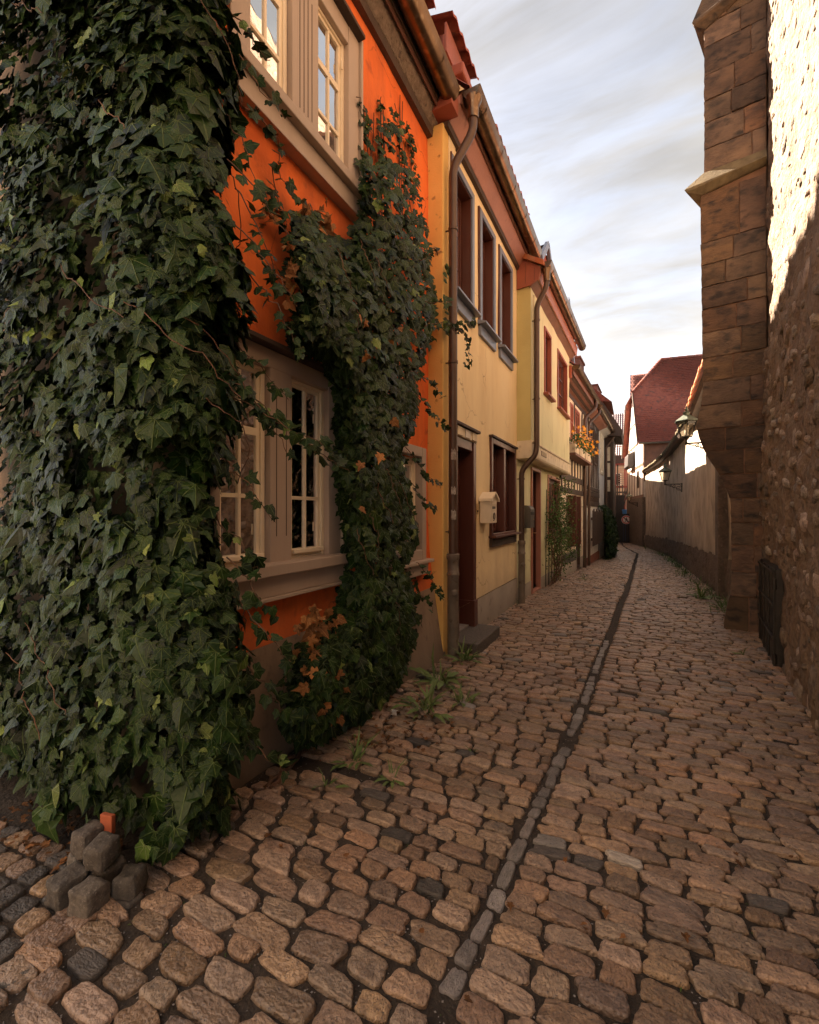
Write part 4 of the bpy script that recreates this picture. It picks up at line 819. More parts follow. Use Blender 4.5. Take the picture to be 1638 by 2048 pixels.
ch = Fr(-5, by + .6, 0, dirv=(1, 0), nor=(0, -1)); a0, zt_ = ch.uz(1248, 843); 
obj('chimney', MB().fb(ch, a0, ch.U(1258), -.7, .0, ez - .3, zt_), WHITEP, back); obj('vent_pipe', MB().tube([ch.pt(a0 + .15, -.3, zt_), ch.pt(a0 + .15, -.3, zt_ + 1.0)], .07, 8), WHITEP, back)
van = thing('blue_box', 'small blue box showing just above the dark gate', 'box', (-.75, 40.0, -.83))
VF = Fr(-2, 40, 0, dirv=(1, 0), nor=(0, -1)); v0, v1 = VF.U(1244), VF.U(1254); vb = VF.uz(1249, 1020)[1]
obj('lid', MB().fb(VF, v0, v1, -.7, .0, vb - .02, vb + .12), BLUEP, van, bev=.02); obj('bin_body', MB().fb(VF, v0 + .03, v1 - .03, -.66, -.03, -.83, vb - .021), BLUEP, van, bev=.02)
# tall roof behind
def tiles(fr_pt, nrow, ncol, m, parent, lift=.085):       # beaver-tail courses on a plane given by fr_pt(s 0..1, t 0..1, lift), s clipped per row
    mb = MB()
    for r_ in range(nrow):
        t0, t1 = r_ / nrow, min(1, (r_ + 1.35) / nrow)
        for i in range(ncol):
            s0 = (i + (.5 if r_ % 2 else 0)) / ncol; s1 = s0 + .94 / ncol; sm = (s0 + s1) / 2; tq = t0 + .28 / nrow
            if s1 > 1.02: continue
            l = lift * (.8 + .4 * random.random())
            mb.add([fr_pt(s0, tq, l), fr_pt(s0 + .2 * (s1 - s0), t0 + .06 / nrow, l), fr_pt(sm, t0, l), fr_pt(s1 - .2 * (s1 - s0), t0 + .06 / nrow, l), fr_pt(s1, tq, l), fr_pt(s1, t1, .004), fr_pt(s0, t1, .004)], [tuple(range(7))])
    o = obj('roof_tiles', mb, m, parent); o['kind'] = 'stuff'; return o
TR = Fr(-5, 44.0, 0, dirv=(1, 0), nor=(0, -1)); ta = TR.U(1260)
tall = thing('tall_roofed_house', 'tall house with a plain steep red roof behind the gabled house', 'house', (TR.pt(ta, 0, 0)[0], 44, -.83))
tz = TR.uz(1260, 748, -3.2)[1]
x0 = TR.pt(ta, 0, 0)[0]
obj('wall', MB().box(x0 + .15, x0 + 9, 44.1, 51, -.83, 7.6), LITB, tall)
obj('roof', MB().add([(x0, 43.8, 7.5), (x0 + 9, 43.8, 7.5), (x0 + 9, 47.3, tz), (x0, 47.3, tz), (x0, 51.2, 7.5), (x0 + 9, 51.2, 7.5)], [(0, 1, 2, 3), (3, 2, 5, 4), (0, 3, 4), (1, 5, 2)]), ROOFT, tall)
rn = Vector((0, -(tz - 7.5), 3.5)).normalized()
tiles(lambda s, t, l: (x0 + 9 * s, 43.8 + 3.5 * t + rn.y * l, 7.5 + (tz - 7.5) * t + rn.z * l), 34, 52, ROOFT, tall)
# ================================================================== GABLED HOUSE ON THE RIGHT
H = Fr(.60, 30.9, -7, side=-1); he, hk, hr, hd = 5.9, 9.24, 11.66, 7.6
gab = thing('gabled_house', 'white timbered gable house with steep red half hipped roof', 'house', (*H.pt(0, 0, 0)[:2], G(31)))
P = H.pt
wl = MB(); wl.add([P(0, 0, -.9), P(hd, 0, -.9), P(hd, 0, he), P(hd - 2.2, 0, hk), P(2.2, 0, hk), P(0, 0, he)], [tuple(range(6))])
wl.add([P(0, 0, -.9), P(0, -9, -.9), P(0, -9, he), P(0, 0, he)], [(0, 1, 2, 3)]); wl.add([P(hd, 0, -.9), P(hd, -9, -.9), P(hd, -9, he), P(hd, 0, he)], [(0, 1, 2, 3)])
obj('wall', wl, WHITEP, gab)
obj('stone_base', MB().fb(H, -.02, hd + .02, -9, .06, -.9, 2.35), PLB, gab)
for z0, z1 in ((2.36, 2.52), (4.3, 4.46), (5.85, 6.0), (7.4, 7.52)): obj('beam', MB().fb(H, (0 if z0 < 5.9 else (z0 - 5.9) * .65 + .2), (hd if z0 < 5.9 else hd - (z0 - 5.9) * .65 - .2), -.01, .03, z0, z1), SOFFIT, gab)
for i in range(7): obj('beam', MB().fb(H, .05 + i * 1.24, .2 + i * 1.24, -.01, .025, 2.521, 4.299), SOFFIT, gab); obj('beam', MB().fb(H, .05 + i * 1.24, .2 + i * 1.24, -.01, .025, 4.461, 5.849), SOFFIT, gab)
w = window(gab, H, 1.75, 2.5, 3.0, 4.1, .045, DARKW, 2, 2, GLASSD, room=False)
FR = Fr(*P(0, 0, 0)[:2], 0, dirv=tuple(-H.n), nor=tuple(-H.d))
obj('timber_wall', MB().fb(FR, .02, 8.9, -.01, .03, 3.3, he - .05), SOFFIT, gab)
for a in (.1, 1.5, 2.9, 4.3): obj('beam', MB().bar(FR.pt(a, .05, 3.4), FR.pt(a + (.7 if int(a) % 2 else .0), .05, he - .1), .16, .04), DARKW, gab)
ru, rz_ = hd / 2, hr
# roof planes: near slope with hip end
nx = .35; near = lambda s, t, l: None
so_ = .28
rf = MB(); rf.add([P(-so_, nx, he - .30), P(-so_, -9.3, he - .30), P(ru, -9.3, hr), P(ru, -1.6, hr), P(2.0, nx, hk - .05), P(hd - 2.0, nx, hk - .05), P(hd + so_, nx, he - .30), P(hd + so_, -9.3, he - .30)], [(0, 1, 2, 3, 4), (4, 3, 5), (3, 2, 7, 6, 5)])
rfo = obj('roof', rf, ROOFT, gab)
nn = Vector(((hr - he + .3), 0)); hh = math.hypot(ru + so_, hr - he + .3); nu_, nz_ = -(hr - he + .3) / hh, (ru + so_) / hh
def nearpt(s, t, l):
    u = -so_ + (ru + so_) * t; z = he - .30 + (hr - he + .30) * t
    tk = (hk - .05 - (he - .30)) / (hr - he + .30)
    n0 = nx if t < tk else nx + (-1.6 - nx) * (t - tk) / (1 - tk)
    n = n0 + (-9.3 - n0) * 1.0 * s if False else max(-9.3, nx - 9.65 * s)
    n = min(n, n0)
    return P(u + nu_ * l, n, z + nz_ * l)
tiles(nearpt, 46, 56, ROOFT, gab)
def hippt(s, t, l):
    a = Vector(P(2.0, nx, hk - .05)); b = Vector(P(hd - 2.0, nx, hk - .05)); c = Vector(P(ru, -1.6, hr)); s = min(s, 1)
    p0 = a.lerp(b, s); p = p0.lerp(c, t); return tuple(p + Vector((-.6, 0, .6)) * l)
obj('verge_board', MB().bar(P(-so_, nx + .02, he - .36), P(2.0, nx + .02, hk - .1), .05, .22), DARKW, gab); obj('verge_board', MB().bar(P(hd + so_, nx + .02, he - .36), P(hd - 2.0, nx + .02, hk - .1), .05, .22), DARKW, gab)
hp = [Vector(P(2.0, nx, hk)), Vector(P(ru, -1.6, hr + .03))]
for i in range(12): a = hp[0].lerp(hp[1], i / 12); b = hp[0].lerp(hp[1], (i + 1.1) / 12); obj('hip_tile', MB().tube([a, b], [.11, .09], 8), ROOFT, rfo)
for i in range(14): obj('ridge_tile', MB().tube([P(ru, -1.6 - .5 * i, hr + .03), P(ru, -2.15 - .5 * i, hr + .03)], [.11, .09], 8), ROOFT, rfo)
gutter(gab, Fr(*P(-so_ - .06, 0, 0)[:2], 0, dirv=tuple(-H.n), nor=tuple(-H.d)), -.3, 8, 0.02, he - .32, .08, GREYM, 1.2)
# dark bay that hangs out under the far eaves
bu = 3.6
obj('bay', MB().add([P(bu, .0, 5.6), P(bu, .42, 5.4), P(bu, .46, 4.6), P(bu, .3, 4.45), P(bu, 0, 4.6), P(bu + 2, .0, 5.6), P(bu + 2, .42, 5.4), P(bu + 2, .46, 4.6), P(bu + 2, .3, 4.45), P(bu + 2, 0, 4.6)], [(0, 1, 2, 3, 4), (9, 8, 7, 6, 5)] + [(i, (i + 1) % 5, (i + 1) % 5 + 5, i + 5) for i in range(5)]), GATEM, gab)
# ================================================================== RIGHT SIDE OF THE LANE: rubble wall, buttress, plaster wall
T = Fr(1.16, 4.08, 6, side=-1); TE = 3.55
rub = thing('rubble_wall', 'tall rough rubble stone wall, sunlit high up and shaded below', 'wall', (1.16, 4.08, 0))
LEDGE = 3.26
def tn(u, z):
    b = .03 * nz(u * 1.1, z * .9, 1) + .028 * nz(u * 4, z * 3.2, 7) + .022 * noise.turbulence(Vector((u * 8, z * 5, 3)), 3, False)
    return b + (.045 if z < LEDGE else -.01)
mb = MB(); du_ = .045; nu_c = int((TE + 5.2) / du_); zs_ = [-.15 + .045 * i for i in range(int((LEDGE + .1) / .045))] + [LEDGE - .005, LEDGE + .012] + [LEDGE + .05 + .05 * i for i in range(int((9.0 - LEDGE) / .05))]
for i in range(nu_c + 1):
    u = -5.2 + du_ * i
    for z in zs_: mb.v.append(T.pt(u, tn(u, z), z))
k = len(zs_)
for i in range(nu_c):
    for j in range(k - 1): mb.f.append((i * k + j, i * k + j + 1, (i + 1) * k + j + 1, (i + 1) * k + j))
mb.add([T.pt(-5.2, -.02, -.15), T.pt(TE, -.02, -.15), T.pt(TE, -1.2, -.15), T.pt(-5.2, -1.2, -.15), T.pt(-5.2, -.02, 9.0), T.pt(TE, -.02, 9.0), T.pt(TE, -1.2, 9.0), T.pt(-5.2, -1.2, 9.0)], [(0, 3, 7, 4), (1, 5, 6, 2), (3, 2, 6, 7), (4, 7, 6, 5)])
obj('wall_face', mb, RUB, rub, smooth=True)
def rock(seed, flat=.5, n=10, rings=3):
    r = random.Random(seed); v = [(0, 0, flat)]; f = []
    out = [1 + r.uniform(-.22, .22) for _ in range(n)]; ph = r.random() * 6
    for j in range(1, rings + 1):
        a = j / rings
        for i in range(n):
            th = 2 * math.pi * i / n; c, s = math.cos(th), math.sin(th)
            sq = (abs(c) ** 3.2 + abs(s) ** 3.2) ** (-1 / 3.2); rad = [0, .5, .88, 1.0][j] * sq * out[i]
            h = flat * [1, .95 + r.uniform(-.16, .16), .62 + r.uniform(-.2, .2), -.5][j]
            v.append((rad * c, rad * s, h))
    for i in range(n): f.append((0, 1 + i, 1 + (i + 1) % n))
    for j in range(rings - 1):
        for i in range(n): a = 1 + j * n; f.append((a + i, a + n + i, a + n + (i + 1) % n, a + (i + 1) % n))
    return np.array(v), f
RK = [rock(100 + i) for i in range(14)]; RKM = [varmesh('stone', v, f, RUBST, True) for v, f in RK]
def basis(x, y, z, p, sx, sy, sz): return Matrix(((x.x * sx, y.x * sy, z.x * sz, p[0]), (x.y * sx, y.y * sy, z.y * sz, p[1]), (x.z * sx, y.z * sy, z.z * sz, p[2]), (0, 0, 0, 1)))
Tn = Vector((T.n.x, T.n.y, 0)); Td = Vector((T.d.x, T.d.y, 0)); UPV = Vector((0, 0, 1))
HU = (T.uz(1541, 1200)[0], T.uz(1576, 1200)[0]); HZ0, HZ1 = T.uz(1541, 1288)[1], T.uz(1541, 1116)[1]; hu0, hu1 = min(HU), max(HU)
cand = []; used = []
for _ in range(6500):
    u = random.uniform(-4.5, 2.62); z = random.uniform(.02, 8.5); low = z < LEDGE - .05
    if abs(z - LEDGE) < .1: continue
    if not low and random.random() < .45: continue
    w = random.uniform(.07, .25) * (1 if low else .7); h = w * random.uniform(.4, .75)
    if hu0 - .1 < u < hu1 + .1 and HZ0 - .1 < z < HZ1 + .08: continue
    if any(abs(u - a) < (w + c) * .62 and abs(z - b) < (h + d) * .68 for a, b, c, d in used): continue
    used.append((u, z, w, h))
    a = random.uniform(-.3, .3); x = Td * math.cos(a) + UPV * math.sin(a); y = UPV * math.cos(a) - Td * math.sin(a)
    n = (Tn + Td * random.uniform(-.22, .22) + UPV * random.uniform(-.2, .2)).normalized()
    p = T.pt(u, tn(u, z) - .006, z); q = proj(p); vis = q[2] > 0 and -40 < q[0] < 1680 and -40 < q[1] < 2080
    cand.append((w * h / max(q[2], .5) ** 2 if vis else 0, random.randrange(14), basis(x, y, n, p, w * .55, h * .62, random.uniform(.026, .058) if low else random.uniform(.012, .034)), random.random()))
cand.sort(key=lambda c: -c[0])
for _, v, M, r in cand[:290]: piece('stone', RKM[v], rub, M)
scatter('small_stones', RK, [(v, M) for _, v, M, _ in cand[290:]], [c[3] for c in cand[290:]], RUBST, rub, smooth=True)
obj('light_shaping_wall', MB().box(-9, .2, -5.4, -4.6, -.2, 8.5), PLW, rub)  # added wall out of view; cuts sky light on the ivy, bounces warm sun
# iron hatch in the rubble wall
hd_ = obj('hatch', MB().fb(T, hu0, hu1, .03, .095, HZ0, HZ1), IRON, rub, bev=.004, label='black riveted iron hatch low in the wall')
for i in range(4): obj('hatch_strap', MB().fb(T, hu0 + (hu1 - hu0 - .03) * i / 3, hu0 + (hu1 - hu0 - .03) * i / 3 + .03, .0955, .108, HZ0 + .01, HZ1 - .01), IRON, hd_, bev=.002)
for i in range(4): obj('hatch_strap', MB().fb(T, hu0 + .005, hu1 - .005, .1085, .118, HZ0 + .02 + (HZ1 - HZ0 - .07) * i / 3, HZ0 + .05 + (HZ1 - HZ0 - .07) * i / 3), IRON, hd_, bev=.002)
for z in (HZ0 + .14, HZ1 - .14): obj('hinge', MB().tube([T.pt(hu0 - .014, .10, z - .05), T.pt(hu0 - .014, .10, z + .05)], .016, 8), IRON, hd_)
zl = HZ0 + (HZ1 - HZ0) * .55
obj('padlock', MB().fb(T, hu1 + .015, hu1 + .065, .085, .115, zl - .11, zl - .04).tube([T.pt(hu1 + .025, .10, zl - .04), T.pt(hu1 + .025, .10, zl), T.pt(hu1 + .055, .10, zl), T.pt(hu1 + .055, .10, zl - .04)], .006, 6), IRON, hd_, bev=.003)
obj('hasp', MB().fb(T, hu1 - .05, hu1 + .07, .1185, .128, zl - .02, zl + .01), IRON, hd_)
# ---------------- buttress of cut sandstone
ba = 10; KA = R(ba); K = Fr(1.43, 6.72, 0, dirv=(-math.cos(KA), math.sin(KA)), nor=(-math.sin(KA), -math.cos(KA)))
but = thing('stone_buttress', 'tall brown sandstone buttress corbelled out over the lane', 'buttress', (1.1, 6.9, 0))
prof = sorted([(K.uz(px, py)[1], K.uz(px, py)[0]) for px, py in ((1408, 60), (1408, 340), (1400, 398), (1403, 600), (1406, 780), (1401, 815), (1392, 850), (1397, 872), (1408, 900), (1428, 930), (1446, 960), (1461, 1000), (1463, 1100), (1462, 1180), (1456, 1205), (1448, 1235))])
pz, pu_ = [p[0] for p in prof], [p[1] for p in prof]
def uo(z): return float(np.interp(z, pz, pu_))
print('but', [(round(a, 2), round(b, 2)) for a, b in prof], 'hatch', hu0, hu1, HZ0, HZ1)
zc_tip, zc_top = K.uz(1370, 391)[1], K.uz(1410, 343)[1]
cz = [-.15, .42, .72, 1.04, 1.32, 1.62, 1.92, 2.22, 2.50, 2.80, 3.10, 3.40, 3.72, 4.02, 4.30, 4.58, 4.86, zc_tip - .05]
cz2 = [zc_top - .12, 6.05, 6.38, 6.66, 6.98, 7.34, 7.62, 7.95, 8.3]
core = MB()
cp = [(0, -.15)] + [(uo(z) - .016, z) for z in np.arange(-.15, 8.4, .15)] + [(0, 8.4)]
core.add([K.pt(u, -.028, z) for u, z in cp] + [K.pt(u, -.95, z) for u, z in cp], [tuple(range(len(cp))), tuple(range(2 * len(cp) - 1, len(cp) - 1, -1))] + [(i, (i + 1) % len(cp), (i + 1) % len(cp) + len(cp), i + len(cp)) for i in range(len(cp))])
obj('mortar_core', core, MORT, but)
def block(u0, u1, z0, z1, outer, seed):
    nu_, nz2 = 6, 5; V = []; F = []
    g = .012; z0 += g / 2; z1 -= g / 2
    pro = random.uniform(-.008, .012)
    for j in range(nz2 + 1):
        z = z0 + (z1 - z0) * j / nz2; ue = uo(z) if outer else u1 - g / 2; us = u0 + g / 2
        for i in range(nu_ + 1):
            u = us + (ue - us) * i / nu_; ed = i in (0, nu_) or j in (0, nz2)
            n = pro + (-.007 if ed else 0) + .008 * nz(u * 7 + seed * 3.3, z * 7, seed) ; 
            jit = .004 if ed else 0
            V.append(K.pt(u + random.uniform(-jit, jit), n, z + random.uniform(-jit, jit)))
    W_ = nu_ + 1
    for j in range(nz2):
        for i in range(nu_): F.append((j * W_ + i, j * W_ + i + 1, (j + 1) * W_ + i + 1, (j + 1) * W_ + i))
    ring = [i for i in range(W_)] + [j * W_ + nu_ for j in range(1, nz2 + 1)] + [nz2 * W_ + i for i in range(nu_ - 1, -1, -1)] + [j * W_ for j in range(nz2 - 1, 0, -1)]
    o = len(V); Vn = Vector((K.n.x, K.n.y, 0)) * -(.96 if outer else .12)
    V += [tuple(Vector(V[i]) + Vn) for i in ring]
    L = len(ring)
    for a in range(L): F.append((ring[a], o + a, o + (a + 1) % L, ring[(a + 1) % L]))
    m = MB(); m.v = V; m.f = F
    return obj('stone_block', m, BLOCK, but, smooth='auto')
sd = 0
for zl_ in (cz, cz2):
    for a, b in zip(zl_, zl_[1:]):
        ue = uo((a + b) / 2); sd += 1
        nb_ = 2
        cuts_ = [0]
        for i in range(1, nb_): cuts_.append(ue * (i / nb_ + random.uniform(-.16, .16)))
        cuts_.append(ue)
        if sd % 4 == 2: cuts_ = [0, ue * random.uniform(.18, .3), ue]
        for i in range(len(cuts_) - 1): block(cuts_[i], cuts_[i + 1], a, b, i == len(cuts_) - 2, sd * 1.7 + i)
tipu = K.uz(1370, 391)[0]
def coping(zt, zb, tip, m):
    ue, ut = uo(zb), uo(zt)
    front = [(0, .02, zt), (ut, .0, zt), (tip, .10, zb + .025), (tip - .02, .10, zb - .015), (ue - .01, .01, zb - .06), (0, .01, zt - .17), (0, .09, zt - .13)]
    back = [(0, -1.0, zt), (ut, -1.0, zt), (ut + .02, -.5, zb + .2), (ut + .02, -.5, zb - .015), (ut, -.5, zb - .06), (0, -1.0, zt - .17)]
    V = [K.pt(*p) for p in front] + [K.pt(*p) for p in back]
    mm = MB().add(V, [(0, 1, 2, 6), (6, 2, 3), (6, 3, 4, 5), (7, 8, 1, 0), (8, 9, 2, 1), (9, 10, 3, 2), (10, 11, 4, 3), (7, 12, 11, 10, 9, 8), (11, 12, 5, 4)])
    return obj('coping', mm, m, but)
coping(zc_top, zc_tip, tipu, COPING)
t2 = K.uz(1385, 62); coping(t2[1] + .40, t2[1], t2[0], BLOCK)
# ---------------- plaster wall along the lane
path = [(1.46, 7.45), (1.46, 12), (1.47, 16.5), (1.42, 20.5), (1.22, 24.5), (.95, 28), (.70, 30.95)]
lane = thing('lane_wall', 'long weathered plaster wall with tiled coping and dark stone base', 'wall', (1.46, 7.45, G(7.5)))
def pathpt(s):
    for (a, b) in zip(path, path[1:]):
        l = math.hypot(b[0] - a[0], b[1] - a[1])
        if s <= l or b is path[-1]: t = s / l; dx, dy = (b[0] - a[0]) / l, (b[1] - a[1]) / l; return a[0] + dx * s, a[1] + dy * s, -dy, dx
        s -= l
PL = sum(math.hypot(b[0] - a[0], b[1] - a[1]) for a, b in zip(path, path[1:]))
ztop_ = lambda y: float(np.interp(y, (7, 9, 13.6, 17.5, 31), (4.45, 4.35, 3.85, 3.85, 3.9)))
def sheet(name, z0f, z1f, nf, m, nsz=24, ds=.14):
    mb = MB(); ns = int(PL / ds)
    for i in range(ns + 1):
        x, y, nx_, ny_ = pathpt(PL * i / ns)
        for j in range(nsz + 1):
            z = z0f(y) + (z1f(y) - z0f(y)) * j / nsz; n = nf(PL * i / ns, z); mb.v.append((x + nx_ * n, y + ny_ * n, z))
    for i in range(ns):
        for j in range(nsz): q = i * (nsz + 1) + j; mb.f.append((q, q + 1, q + nsz + 2, q + nsz + 1))
    return obj(name, mb, m, lane, smooth=True)
sheet('plaster', lambda y: G(y) - .3, ztop_, lambda s, z: .035 * nz(s * .5, z * .7, 1) + .012 * nz(s * 2.5, z * 2.5, 4), PLW)
sheet('stone_base', lambda y: G(y) - .3, lambda y: G(y) + .72 + .10 * nz(y * 1.7, 3), lambda s, z: .05 + .035 * nz(s * .5, z * .7, 1) + .03 * nz(s * 5, z * 5, 2) + .015 * nz(s * 13, z * 13, 6), PLB, 14, .09)
bk = MB()
for i in range(len(path) - 1):
    a, b = path[i], path[i + 1]; za, zb = ztop_(a[1]), ztop_(b[1])
    bk.add([(a[0] + .45, a[1], -1.2), (b[0] + .45, b[1], -1.2), (b[0] + .45, b[1], zb), (a[0] + .45, a[1], za), (a[0], a[1], za), (b[0], b[1], zb)], [(0, 1, 2, 3), (3, 2, 5, 4)])
obj('wall_back', bk, PLW, lane)
pier = Fr(1.46, 9.35, 0, side=-1); obj('pier', MB().fb(pier, 0, .32, -.1, .14, -.3, 2.75), PLB, lane, bev=.02)
def coprow(y0, y1, dz, over, m, name, w=.2, slope=.55, rise=.5):
    s = 0; k = 0
    while s < PL - .01:
        x, y, nx_, ny_ = pathpt(s)
        if y0 <= y < y1:
            x2, y2, n2, m2 = pathpt(min(PL, s + w * .97)); zt_ = ztop_(y) + dz; z2 = ztop_(y2) + dz
            j = random.uniform(-.012, .012)
            V = []
            for (xx, yy, ax, ay, z) in ((x, y, nx_, ny_, zt_), (x2, y2, n2, m2, z2)):
                for n, h in ((over, 0), (-.25, slope * (over + .25)), (-.25, slope * (over + .25) + .05), (over, .05)): V.append((xx + ax * (n + j), yy + ay * (n + j), z + h + j))
            obj(name, MB().add(V, [(0, 1, 2, 3), (7, 6, 5, 4)] + [(i, (i + 1) % 4, (i + 1) % 4 + 4, i + 4) for i in range(4)]), m, lane)
        s += w; k += 1
coprow(8.0, 14.0, .0, .30, ROOFB, 'verge_tile', .22, .9); coprow(14.0, 17.4, .02, .26, COPING, 'coping_tile', .3, .5); coprow(17.4, 31, -.02, .28, COPING, 'coping_tile', .36, .55)
sf = MB()
for i in range(40):
    s0, s1 = PL * i / 40, PL * (i + 1) / 40; A0, A1 = pathpt(s0), pathpt(s1)
    sf.add([(q[0] + q[2] * n, q[1] + q[3] * n, ztop_(q[1]) + h) for q in (A0, A1) for n, h in ((-.02, -.10), (.16, -.10), (.22, -.015), (-.02, -.01))], [(0, 1, 5, 4), (1, 2, 6, 5), (2, 3, 7, 6)])
obj('coping_board', sf, DARKW, lane)
# ---------------- lanterns
def lantern(wx, wy, nx_, ny_, zb, arm, label, sc=1.0):
    t = thing('wall_lantern', label, 'street lamp', (wx, wy, zb), 'wall lanterns along the lane')
    n = Vector((nx_, ny_, 0)).normalized(); W0 = Vector((wx, wy, zb)); c = W0 + n * arm
    br = MB(); br.bar(W0, c, .022, .03); br.bar(W0 + Vector((0, 0, .03)) + n * .012, W0 - Vector((0, 0, .26)) + n * .012, .02, .05)
    obj('bracket', br, IRON, t)
    def spiral(cn, cz_, r0, turns, a0, sgn=1):
        return [W0 + n * (cn + r0 * (1 - .8 * i / 30) * math.cos(a0 + sgn * turns * 2 * math.pi * i / 30)) + Vector((0, 0, cz_ + r0 * (1 - .8 * i / 30) * math.sin(a0 + sgn * turns * 2 * math.pi * i / 30))) for i in range(31)]
    for args in ((.115, -.125, .10, 1.6, R(90)), (.255, -.072, .06, 1.5, R(90)), (.345, -.048, .038, 1.4, R(90)), (.115, -.125, .10, .35, R(200), -1)): obj('scroll', MB().tube(spiral(*args), .008, 6), IRON, t, smooth=True)
    obj('scroll', MB().tube([W0 + n * .02 - Vector((0, 0, .25))] + [W0 + n * (.03 + (arm - .05) * i / 10) + Vector((0, 0, -.25 + .235 * (i / 10) ** .6)) for i in range(11)], .009, 6), IRON, t, smooth=True)
    b = c.copy(); z0 = .04; ph = math.pi / 6
    obj('stem', MB().lathe((b.x, b.y, zb), [(.0, -.03), (.03, -.02), (.018, .03), (.018, .09), (.05, .11), (.07, .13), (0, .13)], 10), IRON, t, smooth=True)
    h0, h1, r0, r1 = .13, .42, .105, .185
    fm = MB(); ring = lambda r, z: [Vector((b.x + r * math.cos(ph + math.pi / 3 * i), b.y + r * math.sin(ph + math.pi / 3 * i), zb + z)) for i in range(6)]
    A_, B_ = ring(r0, h0), ring(r1, h1)
    for i in range(6): fm.bar(A_[i], B_[i], .014); fm.bar(A_[i], A_[(i + 1) % 6], .014); fm.bar(B_[i], B_[(i + 1) % 6], .016)
    fo = obj('lantern_frame', fm, IRON, t)
    A2, B2 = ring(r0 - .004, h0 + .01), ring(r1 - .004, h1 - .01)
    for i in range(6): obj('pane', MB().add([A2[i], A2[(i + 1) % 6], B2[(i + 1) % 6], B2[i]], [(0, 1, 2, 3)]), LAMPG, fo)
    obj('cap', MB().lathe((b.x, b.y, zb), [(.215, .42), (.22, .43), (.20, .45), (.07, .545), (.06, .55), (.06, .59), (.075, .60), (.03, .63), (0, .63)], 6, ph), VERD, t)
    obj('finial', MB().lathe((b.x, b.y, zb), [(0, .63), (.028, .64), (.034, .66), (.016, .685), (.02, .70), (0, .74)], 10), VERD, t, smooth=True)
    obj('bulb', MB().lathe((b.x, b.y, zb), [(0, .14), (.03, .15), (.03, .22), (.028, .25), (.035, .34), (.02, .38), (0, .385)], 10), WHITEP, fo, smooth=True)
    return t
q = pathpt(2.85); lantern(q[0], q[1], q[2], q[3], 2.78, .52, 'iron wall lantern nearest the buttress with green cap and clear glass')
q = pathpt(9.7); lantern(q[0], q[1], q[2], q[3], 2.36, .50, 'second iron wall lantern halfway along the plaster wall')
hq = H.pt(1.9, .06, 0); lantern(hq[0], hq[1], H.n.x, H.n.y, 2.05, .50, 'distant dark wall lantern on the stone base beside the gate')
# ================================================================== STREET
def XR(y):
    if y < 6.72: return 1.16 + (y - 4.08) * .105 - .03
    if y < 7.75: return 1.10
    return float(np.interp(y, [p[1] for p in path] + [37.5], [p[0] for p in path] + [.25])) - .06
def XL(y):
    if y < 1.3: return -1.72
    if y < 4.25: return -1.70
    if y < 7.32: return -1.68
    if y < DY: return C0.pt(y - 7.32, .01, 0)[0]
    if y < GY: return float(np.interp(y, [DY, GY], [D.p.x, GX]))
    return -1.55
chan = [(-.60, .2), (-.54, 1.0), (-.467, 1.59), (-.4, 2.53), (-.33, 4.0), (-.27, 5.35), (-.1, 10), (.08, 18), (.2, 23.2), (-.25, 27.9), (-.59, 32.9), (-.7, 37)]
def XC(y): return float(np.interp(y, [c[1] for c in chan], [c[0] for c in chan])) + .007 * math.sin(y * 2.2)
def GZ(x, y): return G(y) + .012 * nz(x * .9, y * .9, 9) - .018 * math.exp(-((x - XC(y)) / .35) ** 2) * (1 if y > 1 else 0)
street = None
xs = list(np.linspace(-14, -3.6, 6)) + list(np.arange(-3.2, 2.2, .13)) + list(np.linspace(2.5, 14, 6)); ys = list(np.linspace(-14, -1.6, 8)) + list(np.arange(-1.4, 12, .13)) + list(np.arange(12, 42, .6)) + [50, 60]
mb = MB(); mb.v = [(x, y, GZ(x, y) - .008 + .007 * nz(x * 9, y * 9)) for x in xs for y in ys]; k = len(ys)
mb.f = [(i * k + j, (i + 1) * k + j, (i + 1) * k + j + 1, i * k + j + 1) for i in range(len(xs) - 1) for j in range(k - 1)]
street = obj('street', mb, SOIL, smooth=True); street['kind'] = 'structure'
g = MB(); g.add([(-700, -700, -1.1), (700, -700, -1.1), (700, 900, -1.1), (-700, 900, -1.1)], [(0, 1, 2, 3)]); o = obj('ground', g, SOIL); o['kind'] = 'structure'
